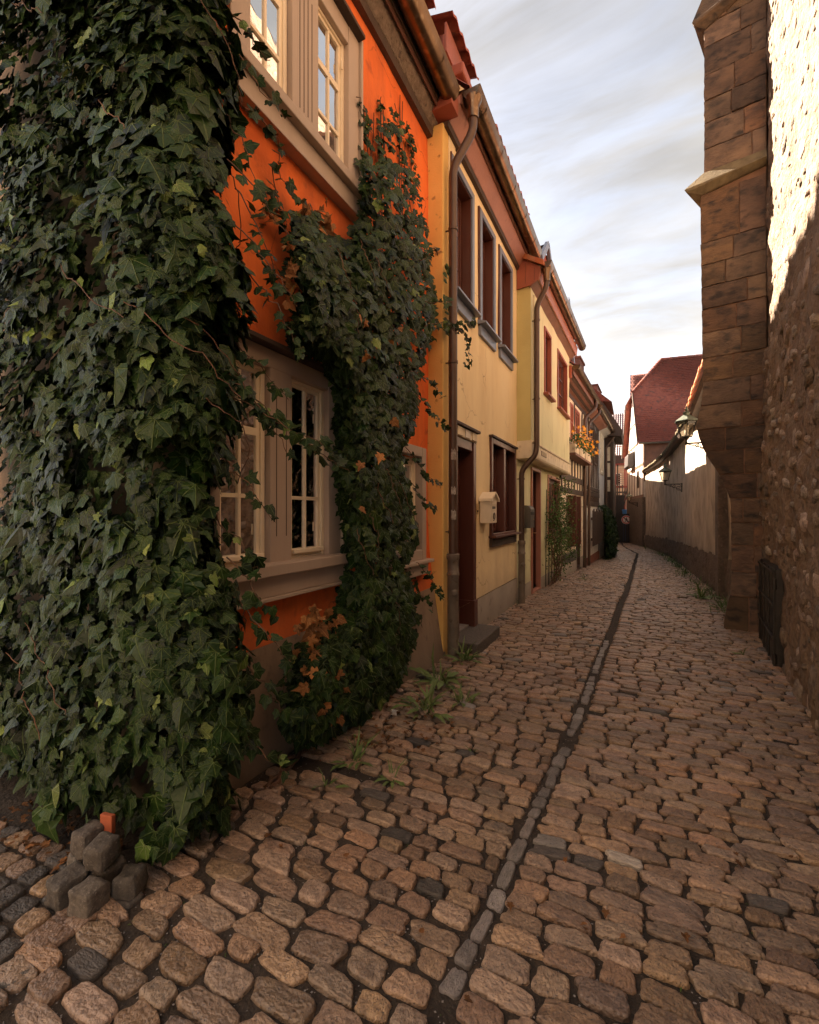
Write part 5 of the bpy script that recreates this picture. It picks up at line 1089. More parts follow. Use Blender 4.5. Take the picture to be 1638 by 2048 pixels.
def cobv(seed, n=24, fine=True):
    r = random.Random(seed); v = []; f = []
    rings = ((.36, 1.0), (.68, 1.02), (.87, .98), (.955, .84), (.99, .40), (1.0, -.2), (1.0, -2.4)) if fine else ((.72, .95), (.95, .55), (1.0, -1.6))
    p = r.uniform(4, 9); cx_, cy_ = r.uniform(-.3, .3), r.uniform(-.3, .3); taper = r.uniform(-.14, .14); sk = r.uniform(-.10, .10); ox = seed * 7.7
    chip = [(r.uniform(0, 6.28), r.uniform(.1, .3)) for _ in range(2)]
    H = lambda x, y: .30 * nz(x * 1.1 + ox, y * 1.1, 1, 2) + .22 * nz(x * 2.6 + ox, y * 2.6, 5, 3) + cx_ * x * .5 + cy_ * y * .5
    v.append((0, 0, 1 + H(0, 0)))
    for k_, (a, h) in enumerate(rings):
        for i in range(n):
            th = 2 * math.pi * (i + .5) / n; c, s_ = math.cos(th), math.sin(th); sq = (abs(c) ** p + abs(s_) ** p) ** (-1 / p)
            o = 1 + .07 * nz(c * 1.6 + ox, s_ * 1.6, 3) + .05 * nz(c * 4 + ox, s_ * 4, 8)
            for ca, cw in chip: o -= cw * .5 * math.exp(-((math.atan2(math.sin(th - ca), math.cos(th - ca))) / .28) ** 2) * (a > .5)
            x, y = a * sq * c * o, a * sq * s_ * o; x, y = x * (1 + taper * y) + sk * y, y * (1 + taper * .6 * x)
            v.append((x, y, h + (H(x, y) * .8 if h > .3 else .5 * H(x, y) if h > -.1 else 0)))
    for i in range(n): f.append((0, 1 + i, 1 + (i + 1) % n))
    for j in range(len(rings) - 1):
        a = 1 + j * n
        for i in range(n): f.append((a + i, a + n + i, a + n + (i + 1) % n, a + (i + 1) % n))
    return np.array(v), f
CV = [cobv(i) for i in range(24)]; CF = [cobv(50 + i, 12, False) for i in range(16)]
CM = [varmesh('cobblestone', v, f, COB, True) for v, f in CV]; CMP = [varmesh('cobblestone', v, f, COBP, True) for v, f in CV[:8]]; CMG = [varmesh('cobblestone', v, f, COBG, True) for v, f in CV[:8]]; CMW = [varmesh('cobblestone', v, f, COBW, True) for v, f in CV[8:10]]
stones = []
y = -1.0
def cobble(x, y, lx, ly, yaw, hz, mat=0):
    z = GZ(x, y); tx, ty = random.uniform(-.05, .05), random.uniform(-.06, .06)
    M = Matrix.Translation((x, y, z - .007 + random.uniform(-.005, .005))) @ Matrix.Rotation(yaw, 4, 'Z') @ Matrix.Rotation(tx, 4, 'X') @ Matrix.Rotation(ty, 4, 'Y') @ Matrix.Diagonal((lx / 2, ly / 2, hz, 1))
    q = proj((x, y, z)); vis = q[2] > 0 and -60 < q[0] < 1700 and q[1] < 2110
    stones.append((lx * ly / q[2] ** 2 if vis else 0, q[2], M, mat))
while y < 37:
    big = 1.14 if y < 1.4 else 1.0
    ry = random.uniform(.064, .090) * big; yc = y + ry / 2
    for a, b in ((XL(yc) - .08, XC(yc) - (.036 if yc > 1.2 else 0)), (XC(yc) + (.038 if 1.2 < yc < 2.9 else   .05 if 2.9 <= yc < 5.6 else .05 if yc > 5.6 else 0), XR(yc) + .05)):
        x = a + random.uniform(-.08, .0) if a < XC(yc) - .2 else a
        while x < b - .04:
            lx = random.uniform(.105, .205) * big
            if x + lx > b: lx = b - x
            if lx > .05:
                xm = x + lx / 2; yo = .03 * math.sin(xm * 1.7 + yc * .8) + random.uniform(-.008, .008) - (.12 * max(0, -xm - .6) ** 2 if yc < 2.2 else 0)
                if random.random() > (.012 if yc > 3 else .0):
                    cobble(xm, yc + yo, lx - random.uniform(.004, .016), ry * random.uniform(.90, .99) - .004, random.gauss(0, .05), random.uniform(.014, .020), 2 if random.random() < .016 else (1 if random.random() < .014 else 0))
            x += lx
    y += ry
# dark setts by the corner of the ivy house
y = -.4
while y < 1.05:
    x = -4.2
    while x < -1.8:
        w = random.uniform(.085, .115); cobble(x + w / 2, y + .05 + .02 * math.sin(x * 5), w - .012, .088, random.gauss(.1, .06), .016, random.choice((0, 2, 2))); x += w
    y += .1
# flat pale setts of the drain line
y = 1.28
while y < 5.6:
    l = random.uniform(.08, .17)
    if not (2.95 < y < 3.12 or 3.55 < y < 3.7 or 4.3 < y < 4.42): cobble(XC(y + l / 2) + random.uniform(-.006, .006), y + l / 2, random.uniform(.045, .066), l - .010, math.atan2(-(XC(y + l) - XC(y)), l), .012, 1)
    y += l
for (px, py), mt in (((1280, 1725), 3), ((1090, 1700), 2), ((1180, 1712), 2), ((1000, 1640), 0), ((880, 1790), 2)):
    k_ = (px - 819) / FPX; t_ = FPX * EYE / (py - 1022); tx, ty = -sn * t_ + k_ * cs * t_, cs * t_ + k_ * sn * t_
    bi = min((i for i in range(len(stones)) if stones[i][3] != 1), key=lambda i: (stones[i][2][0][3] - tx) ** 2 + (stones[i][2][1][3] - ty) ** 2); stones[bi] = (*stones[bi][:3], mt)
stones.sort(key=lambda s: -s[0])
for _, d_, M, mat in stones[:285]:
    o = piece('cobblestone', random.choice((CM, CMP, CMG, CMW)[mat]), street, M)
for mat, mm in ((0, COB), (1, COBP), (2, COBG), (3, COBW)):
    rest = [s for s in stones[285:] if s[3] == mat]
    if not rest: continue
    scatter('cobblestones', CV + CF, [((random.randrange(24) if s[1] < 9 else 24 + random.randrange(16)), s[2]) for s in rest], [random.random() for _ in rest], mm, street, smooth=True)
# grit in the joints
pv = [(np.array([(1, 0, 0), (0, 1, 0), (-1, 0, 0), (0, -1, 0), (0, 0, .8), (0, 0, -.5)], float), [(0, 1, 4), (1, 2, 4), (2, 3, 4), (3, 0, 4)])]
Ms = []
for _ in range(9000):
    y = .4 + 6 * random.random() ** 1.8; x = random.uniform(-1.9, XR(y)); s = random.uniform(.0012, .004)
    Ms.append((0, Matrix.Translation((x, y, GZ(x, y) - .005)) @ Matrix.Rotation(random.random() * 6, 4, 'Z') @ Matrix.Diagonal((s * 1.3, s, s, 1))))
scatter('grit', pv, Ms, rng.random(9000), PALE, street)
print('stones', len(stones), 'rub', len(cand))
# ================================================================== IVY
def leafshape(seed, young=False):
    r = random.Random(seed); j = lambda a: a + r.uniform(-.035, .035)
    half = [(.10, -.10), (.30, -.11), (.47, .02), (.40, .20), (.54, .40), (.47, .55), (.27, .58), (.16, .80)]
    if seed % 3 == 1: half = [(.12, -.12), (.36, -.06), (.44, .12), (.38, .26), (.42, .46), (.30, .60), (.20, .72), (.10, .90)]
    if seed % 3 == 2: half = [(.08, -.08), (.26, -.15), (.50, -.04), (.36, .17), (.60, .34), (.40, .46), (.22, .50), (.13, .78)]
    half = [(j(a), j(b)) for a, b in half]; right = half; left = [(-j(a), j(b)) for a, b in half]
    tip = (r.uniform(-.06, .06), 1.0 + r.uniform(-.05, .1)); curl = r.uniform(.02, .26); cup = r.uniform(-.25, .25)
    zf_ = lambda x, y: -.26 * abs(x) ** 1.4 * (1 + cup) - curl * max(0, y - .2) ** 2 + .05 * math.sin(9 * x + seed) 
    pts = [(0, 0)] + right + [tip] + left[::-1]
    mid = [(0, .28), (0, .62)]
    V = [(x, y, zf_(x, y)) for x, y in pts] + [(x, y, zf_(x, y) + .02) for x, y in mid]
    n = len(pts); m0, m1 = n, n + 1; F = []
    for i in range(n):
        a, b = i, (i + 1) % n; ym = (pts[a][1] + pts[b][1]) / 2
        F.append((m1 if ym > .54 else m0, a, b))
    # close the seam between the two midrib points
    seam = [i for i in range(n) if (pts[i][1] + pts[(i + 1) % n][1]) / 2 > .54]
    F.append((m0, seam[0], m1)); F.append((m0, m1, (seam[-1] + 1) % n))
    return np.array(V, float), F
LV = [leafshape(i) for i in range(12)]
LM = [varmesh('leaf', v, f, LEAF, False) for v, f in LV]
def leafM(p, nrm, down, s, spread=.5, tilt=.27):
    n = (Vector(nrm) + Vector((random.gauss(0, tilt), random.gauss(0, tilt), random.gauss(.15, tilt)))).normalized()
    t = Vector(down); t = (t - n * t.dot(n)); t = t.normalized() if t.length > .05 else n.orthogonal()
    a = random.gauss(0, spread); t = Matrix.Rotation(a, 3, n) @ t; x = t.cross(n)
    w = s * random.uniform(.9, 1.15)
    return basis(x, t, n, Vector(p) - t * s * .3, w, s, s)
def inpoly(x, y, poly):
    c = False
    for (x0, y0), (x1, y1) in zip(poly, poly[1:] + poly[:1]):
        if (y0 > y) != (y1 > y) and x < (x1 - x0) * (y - y0) / (y1 - y0) + x0: c = not c
    return c
def edged(x, y, poly):
    d = 1e9
    for (x0, y0), (x1, y1) in zip(poly, poly[1:] + poly[:1]):
        dx, dy = x1 - x0, y1 - y0; t = max(0, min(1, ((x - x0) * dx + (y - y0) * dy) / (dx * dx + dy * dy + 1e-9))); d = min(d, math.hypot(x - x0 - t * dx, y - y0 - t * dy))
    return d
def grow(root, leaves, n_parts=290, young=.02):
    sc_ = []
    for M, s, out in leaves:
        q = proj(M.translation); vis = q[2] > 0 and -30 < q[0] < 1670 and -30 < q[1] < 2080
        sc_.append((s / q[2] * (1 if out else .55) if vis else 0, M))
    sc_.sort(key=lambda a: -a[0])
    for _, M in sc_[:n_parts]: piece('leaf', random.choice(LM), root, M)
    rest = sc_[n_parts:]; yg = [m for m in rest if random.random() < young]; ids = {id(m) for m in yg}; old = [m for m in rest if id(m) not in ids]
    scatter('foliage', LV, [(random.randrange(12), m[1]) for m in old], rng.random(len(old)), LEAF, root)
    if yg: scatter('young_leaves', LV, [(random.randrange(12), m[1]) for m in yg], rng.random(len(yg)), LEAFY, root)
def vine(path, wob=.02, k=6):
    out = []
    for a, b in zip(path, path[1:]):
        a, b = Vector(a), Vector(b)
        for i in range(k): out.append(a.lerp(b, i / k) + Vector([random.gauss(0, wob * .4) for _ in range(3)]))
    return out + [Vector(path[-1])]
def sprig(root, path, leaves, s0=.07, r=.0035, gap=.05, normal=(1, -.5, .2)):
    P = vine(path, .02); obj('stem', MB().tube(P, [r * (1 - .6 * i / len(P)) for i in range(len(P))], 5), STEM, root, smooth=True)
    d = 0
    for a, b in zip(P, P[1:]):
        L = (b - a).length; d += L
        while d > gap:
            d -= gap; t = (b - a).normalized(); side = random.choice((-1, 1)); lat = t.cross(Vector(normal)).normalized() * side
            s = s0 * random.uniform(.6, 1.15); c = b + lat * s * .35
            leaves.append((leafM(c, normal, (lat * .8 + Vector((0, 0, -.7)) + t * .3), s, .4, .5), s, True))
# --- the big ivy round the near corner
ivy = thing('ivy', 'huge dark green ivy swallowing the near corner of the orange house', 'ivy', (-1.9, 1.2, 0))
cross = [(-4.25, 1.20), (-3.0, 1.17), (-2.3, 1.13), (-1.90, 1.13), (-1.70, 1.17), (-1.58, 1.27), (-1.54, 1.39), (-1.575, 1.50), (-1.68, 1.585), (-1.80, 1.63)]
cl = [0]
for a, b in zip(cross, cross[1:]): cl.append(cl[-1] + math.hypot(b[0] - a[0], b[1] - a[1]))
edge_prof = ([0, .19, .56, .84, 1.1, 1.28, 1.5, 1.93, 2.2, 2.37, 2.8, 2.96, 3.07, 3.24, 3.46, 3.7, 4.6], [.0, .05, .10, .07, .02, -.09, -.09, -.02, -.09, .06, .02, -.03, -.09, -.07, -.02, -.03, -.06])
leaves = []
for _ in range(16500):
    s = cl[-1] * (1 - random.random() ** 1.25 * .80); z = random.uniform(.06, 4.5)
    if random.random() < max(0, (1.0 - s / cl[-1] - .35)): continue
    i = max(j for j in range(len(cl) - 1) if cl[j] <= s); t = (s - cl[i]) / (cl[i + 1] - cl[i]); a, b = cross[i], cross[i + 1]
    x, y = a[0] + (b[0] - a[0]) * t, a[1] + (b[1] - a[1]) * t; dx, dy = b[0] - a[0], b[1] - a[1]; l = math.hypot(dx, dy); nx_, ny_ = dy / l, -dx / l
    bot = .06 + .08 * nz(x * 2.2, 5)
    if z < bot: continue
    bulge = .10 * nz(s * 1.1, z * 1.1, 3) + .05 * nz(s * 3, z * 3, 8); ins_ = random.random() ** 1.25 * .20
    e = float(np.interp(z, *edge_prof)) * min(1, max(0, (x + 2.0) / .35))
    p = (x + nx_ * (bulge - ins_) + e, y + ny_ * (bulge - ins_), z)
    if p[0] > -1.79 and p[1] > 1.62: continue
    hole = nz(s * 2.2, z * 2.2, 17)
    if hole > .30 and ins_ < .12: continue
    sz_ = min(.165, max(.04, random.lognormvariate(math.log(.066), .36)))
    leaves.append((leafM(p, (nx_, ny_ - .1, .25), (0, 0, -1), sz_), sz_, ins_ < .05))
sp_n = 0
for z0, dz, ln in ((3.62, -.05, .20), (3.45, -.12, .26), (3.2, -.25, .2), (2.95, -.2, .3), (2.8, -.3, .22), (2.62, -.2, .28), (2.45, -.25, .3), (2.2, -.2, .34), (2.02, -.3, .3), (1.88, -.10, .5), (1.62, -.22, .26), (1.35, -.2, .2), (1.15, -.2, .22), (.95, -.2, .24), (.7, -.2, .2), (.4, -.15, .2)):
    e = float(np.interp(z0, *edge_prof)); st_ = (-1.60 + e, 1.46, z0 + .1)
    sprig(ivy, [st_, (st_[0] + ln * .35, st_[1] + ln * .4, z0 + dz * .3), (st_[0] + ln * .5, st_[1] + ln * .85, z0 + dz)], leaves, .062, .0035, .05, (.6, -.75, .2))
# the long sprig hanging in front of the lower window
sprig(ivy, [(-1.60, 1.45, 2.06), (-1.52, 1.62, 1.90), (-1.46, 1.82, 1.78), (-1.42, 2.02, 1.70), (-1.42, 2.17, 1.68)], leaves, .075, .004, .042, (.75, -.6, .2))
for k in range(12):                                     # stems over the surface
    s = random.uniform(cl[3] - .9, cl[-2]); z = random.uniform(.5, 4); pth = []
    for m_ in range(7):
        s2 = s + m_ * .07; i = max(j for j in range(len(cl) - 1) if cl[j] <= min(s2, cl[-1] - .01)); t = min(1, (s2 - cl[i]) / (cl[i + 1] - cl[i])); a, b = cross[i], cross[i + 1]
        x, y = a[0] + (b[0] - a[0]) * t, a[1] + (b[1] - a[1]) * t; dx, dy = b[0] - a[0], b[1] - a[1]; l = math.hypot(dx, dy); h = .10 * nz(s2 * 1.1, z * 1.1, 3) + .02
        pth.append((x + dy / l * h + float(np.interp(z, *edge_prof)) * min(1, max(0, (x + 2) / .35)), y - dx / l * h, z - m_ * .055 + .02 * math.sin(m_ * 2 + k)))
    obj('stem', MB().tube(vine(pth, .012, 3), .0024, 5), STEM, ivy, smooth=True)
grow(ivy, leaves, 290, .045)
# --- the second ivy between the windows
ivy2 = thing('ivy', 'climbing ivy with browned leaf clusters between the orange house windows', 'ivy', (-1.7, 3.1, 0))
poly = [(712, 185), (722, 300), (724, 430), (694, 486), (655, 462), (625, 420), (596, 428), (578, 490), (575, 560), (586, 620), (580, 690), (640, 715), (655, 745), (676, 800), (674, 900), (682, 1000), (690, 1085), (690, 1160), (676, 1210), (650, 1250), (600, 1300), (580, 1370), (560, 1450), (600, 1490), (690, 1478), (770, 1430), (815, 1350), (835, 1290), (858, 1230), (840, 1150), (848, 1060), (828, 960), (815, 900), (850, 830), (846, 760), (862, 690), (885, 660), (880, 600), (868, 540), (862, 480), (845, 420), (838, 340), (826, 270), (805, 235), (770, 200), (740, 240), (728, 200)]
leaves = []; cnt = 0
poly = [(x - 12 if x > 805 and 700 < y < 1240 else x, y) for x, y in poly]
while cnt < 5000:
    px, py = random.uniform(550, 895), random.uniform(180, 1495)
    if not inpoly(px, py, poly): continue
    dens = .42 if py < 330 else .95 if py < 430 else .8 if py > 1250 else 1.0
    if py < 430 and nz(px * .05, py * .006, 3) < (-.10 if py < 330 else -.35): continue
    if random.random() > dens: continue
    cnt += 1
    ed = edged(px, py, poly); th = (.05 if py < 330 else .30) * min(1, ed / 55) ** .6
    n = .05 + th * (1 - random.random() ** 1.6 * .55) + .05 * nz(px * .012, py * .012, 2)
    u, z = A.uz(px, py, n)
    if z < .03: z = .03 + random.random() * .1
    if u > 4.15: n = max(n, .22)
    sz_ = min(.13, max(.04, random.lognormvariate(math.log(.066 if py > 430 else .054), .32)))
    leaves.append((leafM(A.pt(u, n, z), (1, -.55, .25), (0, 0, -1), sz_), sz_, True))
pxp = lambda L: [A.pt(A.uz(x, y, n)[0], n, A.uz(x, y, n)[1]) for x, y, n in L]
for L, s_ in (([(470, 205, .12), (530, 240, .12), (560, 290, .1), (556, 340, .08), (590, 390, .08), (640, 440, .1)], .065), ([(520, 400, .06), (545, 415, .08), (575, 430, .1)], .06), ([(545, 330, .06), (575, 480, .08), (590, 600, .12)], .06),
               ([(850, 650, .3), (890, 640, .42), (905, 655, .46), (930, 645, .48), (948, 632, .5)], .062), ([(905, 655, .46), (932, 665, .48), (940, 690, .48), (934, 730, .48)], .055), ([(850, 600, .3), (880, 605, .4), (905, 600, .42)], .055),
               ([(820, 780, .3), (850, 800, .36), (875, 840, .4), (896, 858, .42)], .055), ([(820, 740, .3), (860, 760, .36), (884, 795, .4)], .055), ([(810, 890, .3), (845, 940, .36), (882, 968, .38)], .055), ([(820, 960, .3), (845, 1000, .36), (870, 1016, .4)], .045), ([(830, 1120, .28), (860, 1150, .34), (884, 1186, .36)], .06), ([(840, 520, .28), (870, 500, .34), (876, 495, .36)], .06),
               ([(830, 1180, .26), (862, 1200, .34), (866, 1220, .36)], .05), ([(600, 1290, .15), (575, 1340, .18), (560, 1400, .2)], .06), ([(760, 190, .03), (762, 260, .03), (768, 340, .04)], .045), ([(790, 205, .03), (800, 270, .03), (806, 340, .04)], .045), ([(812, 240, .03), (822, 300, .03), (832, 370, .04)], .045), ([(716, 190, .05), (728, 230, .05), (730, 280, .05)], .055)):
    sprig(ivy2, pxp(L), leaves, s_, .0035, .036, (.9, -.45, .2))
for k in range(16):
    px, py = random.uniform(600, 840), random.uniform(480, 1300)
    if inpoly(px, py, poly): obj('stem', MB().tube(vine(pxp([(px, py, .34), (px + 15, py + 40, .38), (px + 20 + random.uniform(-10, 30), py + 90, .34)]), .015), .003, 5), STEM, ivy2, smooth=True)
for k in range(14):
    x0 = random.uniform(735, 835); obj('stem', MB().tube(vine(pxp([(x0, random.uniform(190, 330), .02), (x0 + random.uniform(-6, 6), 400, .02), (x0 + random.uniform(-10, 10), 520, .05)]), .012), .004, 5), STEM, ivy2, smooth=True)
grow(ivy2, leaves, 290, .03)
# browned leaves
DL = [leafshape(40 + i) for i in range(5)]; DL = [(v * np.array([.85, 1, 1]) + np.stack([0 * v[:, 0], 0 * v[:, 0], .5 * v[:, 0] ** 2 * (1 if i % 2 else 2.2)], 1), f) for i, (v, f) in enumerate(DL)]
DM = [varmesh('dead_leaf', v, f, DEAD) for v, f in DL]
for (x0, x1, y0, y1, k, n0) in ((572, 600, 480, 610, 30, .18), (600, 690, 400, 470, 14, .12), (588, 690, 1215, 1345, 60, .22), (600, 740, 1340, 1440, 12, .32), (700, 830, 560, 720, 6, .40), (670, 800, 780, 1050, 4, .38), (520, 560, 395, 450, 8, .1)):
    for _ in range(k):
        px, py, n = random.gauss((x0 + x1) / 2, (x1 - x0) / 4), random.uniform(y0, y1), n0 + random.uniform(-.05, .06); u, z = A.uz(px, py, n); s = random.uniform(.045, .085)
        piece('dead_leaf', random.choice(DM), ivy2, leafM(A.pt(u, n, z), (.8, -.6, .1), (0, 0, -1), s, .9, .6))
rt = thing('ivy_root', 'pale bare ivy root creeping along the wall foot', 'root', (-1.72, 2.35, 0))
for L in ([(612, 1478), (600, 1500), (585, 1530), (560, 1545), (532, 1572)], [(590, 1508), (572, 1515), (556, 1560), (540, 1575)]):
    pth = []
    for px, py in L:
        k_ = (px - 819) / FPX; t = FPX * (EYE - .02) / (py - 1022); pth.append((-sn * t + k_ * cs * t, cs * t + k_ * sn * t, .02))
    obj('root', MB().tube(vine(pth, .008, 4), .011, 7), STEM, rt, smooth=True)
DMG = [varmesh('dry_leaf', v, f, DEADG) for v, f in DL]
# ================================================================== CLIMBERS, FLOWERS, WEEDS
def gpt(px, py, h=0):                                   # a pixel on the lane surface
    k_ = (px - 819) / FPX; d = Vector((-sn + k_ * cs, cs + k_ * sn)); t = 3
    for _ in range(30): t = (EYE - (GZ(d.x * t, d.y * t) + h)) * FPX / (py - 1022)
    return Vector((d.x * t, d.y * t, GZ(d.x * t, d.y * t) + h))
small = lambda: (np.array([(0, 0, 0), (.3, .3, -.05), (.22, .75, -.1), (0, 1, -.2), (-.22, .75, -.1), (-.3, .3, -.05), (0, .45, .06)], float), [(0, 1, 6), (1, 2, 6), (2, 3, 6), (3, 4, 6), (4, 5, 6), (5, 0, 6)])
SV = [small()]
rose = thing('climbing_rose', 'thin climbing rose on black wires beside the olive house window', 'climbing plant', C0.pt(C0.U(1096), .15, -.1))
ru0, ru1 = C0.U(1085), C0.U(1108)
for i in range(5): obj('trellis_wire', MB().tube([C0.pt(ru0 + (ru1 - ru0) * i / 4, .06, -.08), C0.pt(ru0 + (ru1 - ru0) * i / 4 + .1, .06, 1.9)], .008, 5), IRON, rose)
for z in (.35, .8, 1.25): obj('trellis_wire', MB().tube([C0.pt(ru0, .065, z), C0.pt(ru1, .065, z)], .006, 5), IRON, rose)
Ms = []
for k in range(16):
    p = [C0.pt(random.uniform(ru0, ru1), .10, -.06)]; u = random.uniform(ru0 - .1, ru1 + .2); top = random.uniform(1.0, 2.0)
    for j in range(1, 7): p.append(C0.pt(u + random.uniform(-.22, .22) + .05 * j, .12 + random.uniform(-.04, .16), top * j / 6))
    obj('stem', MB().tube(vine(p, .01, 3), .006, 5), STEM, rose, smooth=True)
    for j in range(170):
        i = random.randint(1, 5) if random.random() < .2 else random.randint(3, 6); c = Vector(p[i]) + Vector([random.gauss(0, .10) for _ in range(3)]); s = random.uniform(.028, .055); Ms.append((0, leafM(c, (.8, -.5, .4), (0, 0, -1), s, 1.2, .7)))
for a in ((.0, 2.05, .25), (.35, 2.1, .3), (.6, .75, .35), (.75, .55, .4), (.5, .5, .3)):
    for j in range(40): Ms.append((0, leafM(Vector(C0.pt(ru1 - .1 + a[0] + random.gauss(0, .12), a[2] + random.gauss(0, .08), a[1] + random.gauss(0, .08))), (.8, -.5, .4), (0, 0, -1), random.uniform(.03, .05), 1.2, .7)))
scatter('foliage', SV, Ms, rng.random(len(Ms)), WEED, rose)
# evergreen climber on the white house
bush = thing('evergreen_climber', 'dense dark evergreen climber bulging from the white house wall', 'shrub', F.pt(FE * .6, .3, G(20)))
Ms = []
for _ in range(5200):
    u = random.uniform(-.1, 1.0); z = random.random(); r_ = (math.sin(math.pi * min(1, .15 + z * .85)) ** .5); n = (.06 + .50 * r_ * (1 - .5 * abs(u - .5))) * (.55 + .45 * random.random() ** .5) + .12 * nz(u * 5, z * 6)
    if u > .9 + .1 * nz(z * 5, 1) : continue
    p = Vector(F.pt(u * FE * 1.25 - .3, n, -.48 + z * 2.15 + .15 * nz(u * 4, 2))); Ms.append((0, leafM(p, (.8, -.6, .3), (0, 0, -1), random.uniform(.05, .12), 1.0, .8)))
scatter('foliage', SV, Ms, rng.random(len(Ms)), LEAF, bush)
for k in range(5): obj('stem', MB().tube(vine([F.pt(.3 + k * .45, .15, -.6), F.pt(.2 + k * .5, .3, .3), F.pt(.3 + k * .45, .3, 1.2)], .03), .02, 6), STEM, bush)
pot = thing('stone_pot', 'small pale stone pot at the foot of the evergreen climber', 'pot', gpt(1226, 1110))
c = gpt(1226, 1110); obj('pot_body', MB().lathe(c, [(0, 0), (.12, 0), (.17, .30), (.19, .31), (.19, .36), (.15, .36), (.14, .28), (0, .28)], 14), PALE, pot, smooth='auto')
# flower boxes
for i, (x0, x1, y) in enumerate(((1143, 1152, 884), (1153.5, 1164, 893), (1165.5, 1176, 905))):
    a = D.uz(x0, y, .2); b = D.uz(x1, y, .2); zb_ = 2.86; n0 = .06
    fb = thing('flower_box', ('cream box of orange and yellow flowers nearest the olive house', 'cream flower box in the middle of the three on the timbered house', 'cream flower box beside the brown downpipes of the timbered house')[i], 'flower box', D.pt((a[0] + b[0]) / 2, .15, zb_), 'flower boxes on the timbered house')
    m = MB(); m.fb(D, a[0], b[0], n0, n0 + .02, zb_, zb_ + .22); m.fb(D, a[0], b[0], n0 + .20, n0 + .22, zb_, zb_ + .22); m.fb(D, a[0], a[0] + .02, n0 + .021, n0 + .199, zb_, zb_ + .22); m.fb(D, b[0] - .02, b[0], n0 + .021, n0 + .199, zb_, zb_ + .22); m.fb(D, a[0] + .021, b[0] - .021, n0 + .021, n0 + .199, zb_, zb_ + .15)
    obj('box_body', m, CREAM, fb); obj('shelf', MB().fb(D, a[0] - .05, b[0] + .05, .03, .30, zb_ - .06, zb_ - .001), SOFFIT, fb)
    Ms = [(0, leafM(Vector(D.pt(random.uniform(a[0] - .05, b[0] + .05), n0 + random.uniform(-.03, .36), zb_ + random.uniform(.12, .5))), (.8, -.5, .6), (0, 0, -1), random.uniform(.05, .09), 1.5, .7)) for _ in range(130)]
    scatter('foliage', SV, Ms, rng.random(len(Ms)), WEED, fb)
    pet = (np.array([(math.cos(t) * .5 * (1 if k_ % 2 else .55), math.sin(t) * .5 * (1 if k_ % 2 else .55), .1 * (k_ % 2)) for k_, t in enumerate(np.linspace(0, 2 * math.pi, 11)[:-1])] + [(0, 0, -.05)], float), [(k_, (k_ + 1) % 10, 10) for k_ in range(10)])
    pm_ = varmesh('flower', pet[0], pet[1], YFLOW)
    for _ in range(34): piece('flower', pm_, fb, leafM(Vector(D.pt(random.uniform(a[0] - .12, b[0] + .12), n0 + random.uniform(.1, .46), zb_ + random.uniform(.18, .66))), (.8, -.6, .5), (0, 0, -1), random.uniform(.07, .12), 2, .5))
# weeds between the stones
BL = (np.array([(-.025, 0, 0), (.025, 0, 0), (.075, .35, .34), (-.06, .35, .34), (.09, .7, .42), (-.10, .7, .42), (0, 1, .34)], float), [(0, 1, 2, 3), (3, 2, 4, 5), (5, 4, 6)])
BL2 = (np.array([(-.03, 0, 0), (.03, 0, 0), (.04, .3, .8), (-.04, .3, .8), (.0, .8, 1.2)], float), [(0, 1, 2, 3), (3, 2, 4)])
wd = [('tall dandelion weed growing through the cobbles by the doorstep', 930, 1320, .24, 22), ('broad dandelion weed in front of the ivy beside the plinth', 880, 1365, .28, 30), ('ragged weed with upright leaves spreading between cobbles and ivy', 852, 1425, .27, 30), ('low weed at the outer edge of the weed patch', 925, 1405, .19, 20), ('small weed beside a thin bare flower stalk', 706, 1520, .17, 20), ('tiny low weed between brown cobbles near the root', 652, 1572, .11, 12), ('flat little weed among cobbles below the weed patch', 785, 1555, .12, 14),
      ('large leafy weed near the foot of the stone buttress', 1404, 1196, .34, 26), ('weed clump rooted against the buttress base', 1447, 1215, .26, 18), ('sparse weed in front of the iron hatch', 1487, 1308, .12, 10), ('little weed at the foot of the iron standpipe', 1030, 1204, .12, 10), ('low weed on cobbles outside the climbing rose', 1170, 1158, .2, 12), ('short weed in the middle of the lower cobbles', 945, 1500, .07, 8), ('small weed beside the drain line stones', 1010, 1475, .06, 8)]
for lb, px, py, s, k in wd:
    c = gpt(px, py); w = thing('weed', lb, 'weed', c, 'weeds growing between the cobbles')
    for i in range(k):
        a = 2 * math.pi * i / k + random.uniform(-.3, .3); up = random.random() < .4; v, f = BL2 if up else BL; L_ = s * random.uniform(.55, 1.1)
        M = Matrix.Translation(c + Vector((random.gauss(0, s * .12), random.gauss(0, s * .12), -.015))) @ Matrix.Rotation(a, 4, 'Z') @ Matrix.Rotation(random.uniform(-.35, .35), 4, 'Y') @ Matrix.Diagonal((L_ * .9, L_, L_ * random.uniform(.5, 1), 1))
        o = obj('leaf', MB().add([tuple(M @ Vector(q)) for q in v], f), WEED, w)
c = gpt(706, 1520); st_ = thing('flower_stalk', 'thin bare dandelion stalk standing above a small weed', 'stalk', c); obj('stalk', MB().tube([c, c + Vector((.0, .01, .08)), c + Vector((.012, .0, .15))], .0016, 5).lathe(tuple(c + Vector((.012, 0, .145))), [(0, 0), (.006, .004), (.005, .012), (0, .014)], 6), WEED, st_)
Ms = []
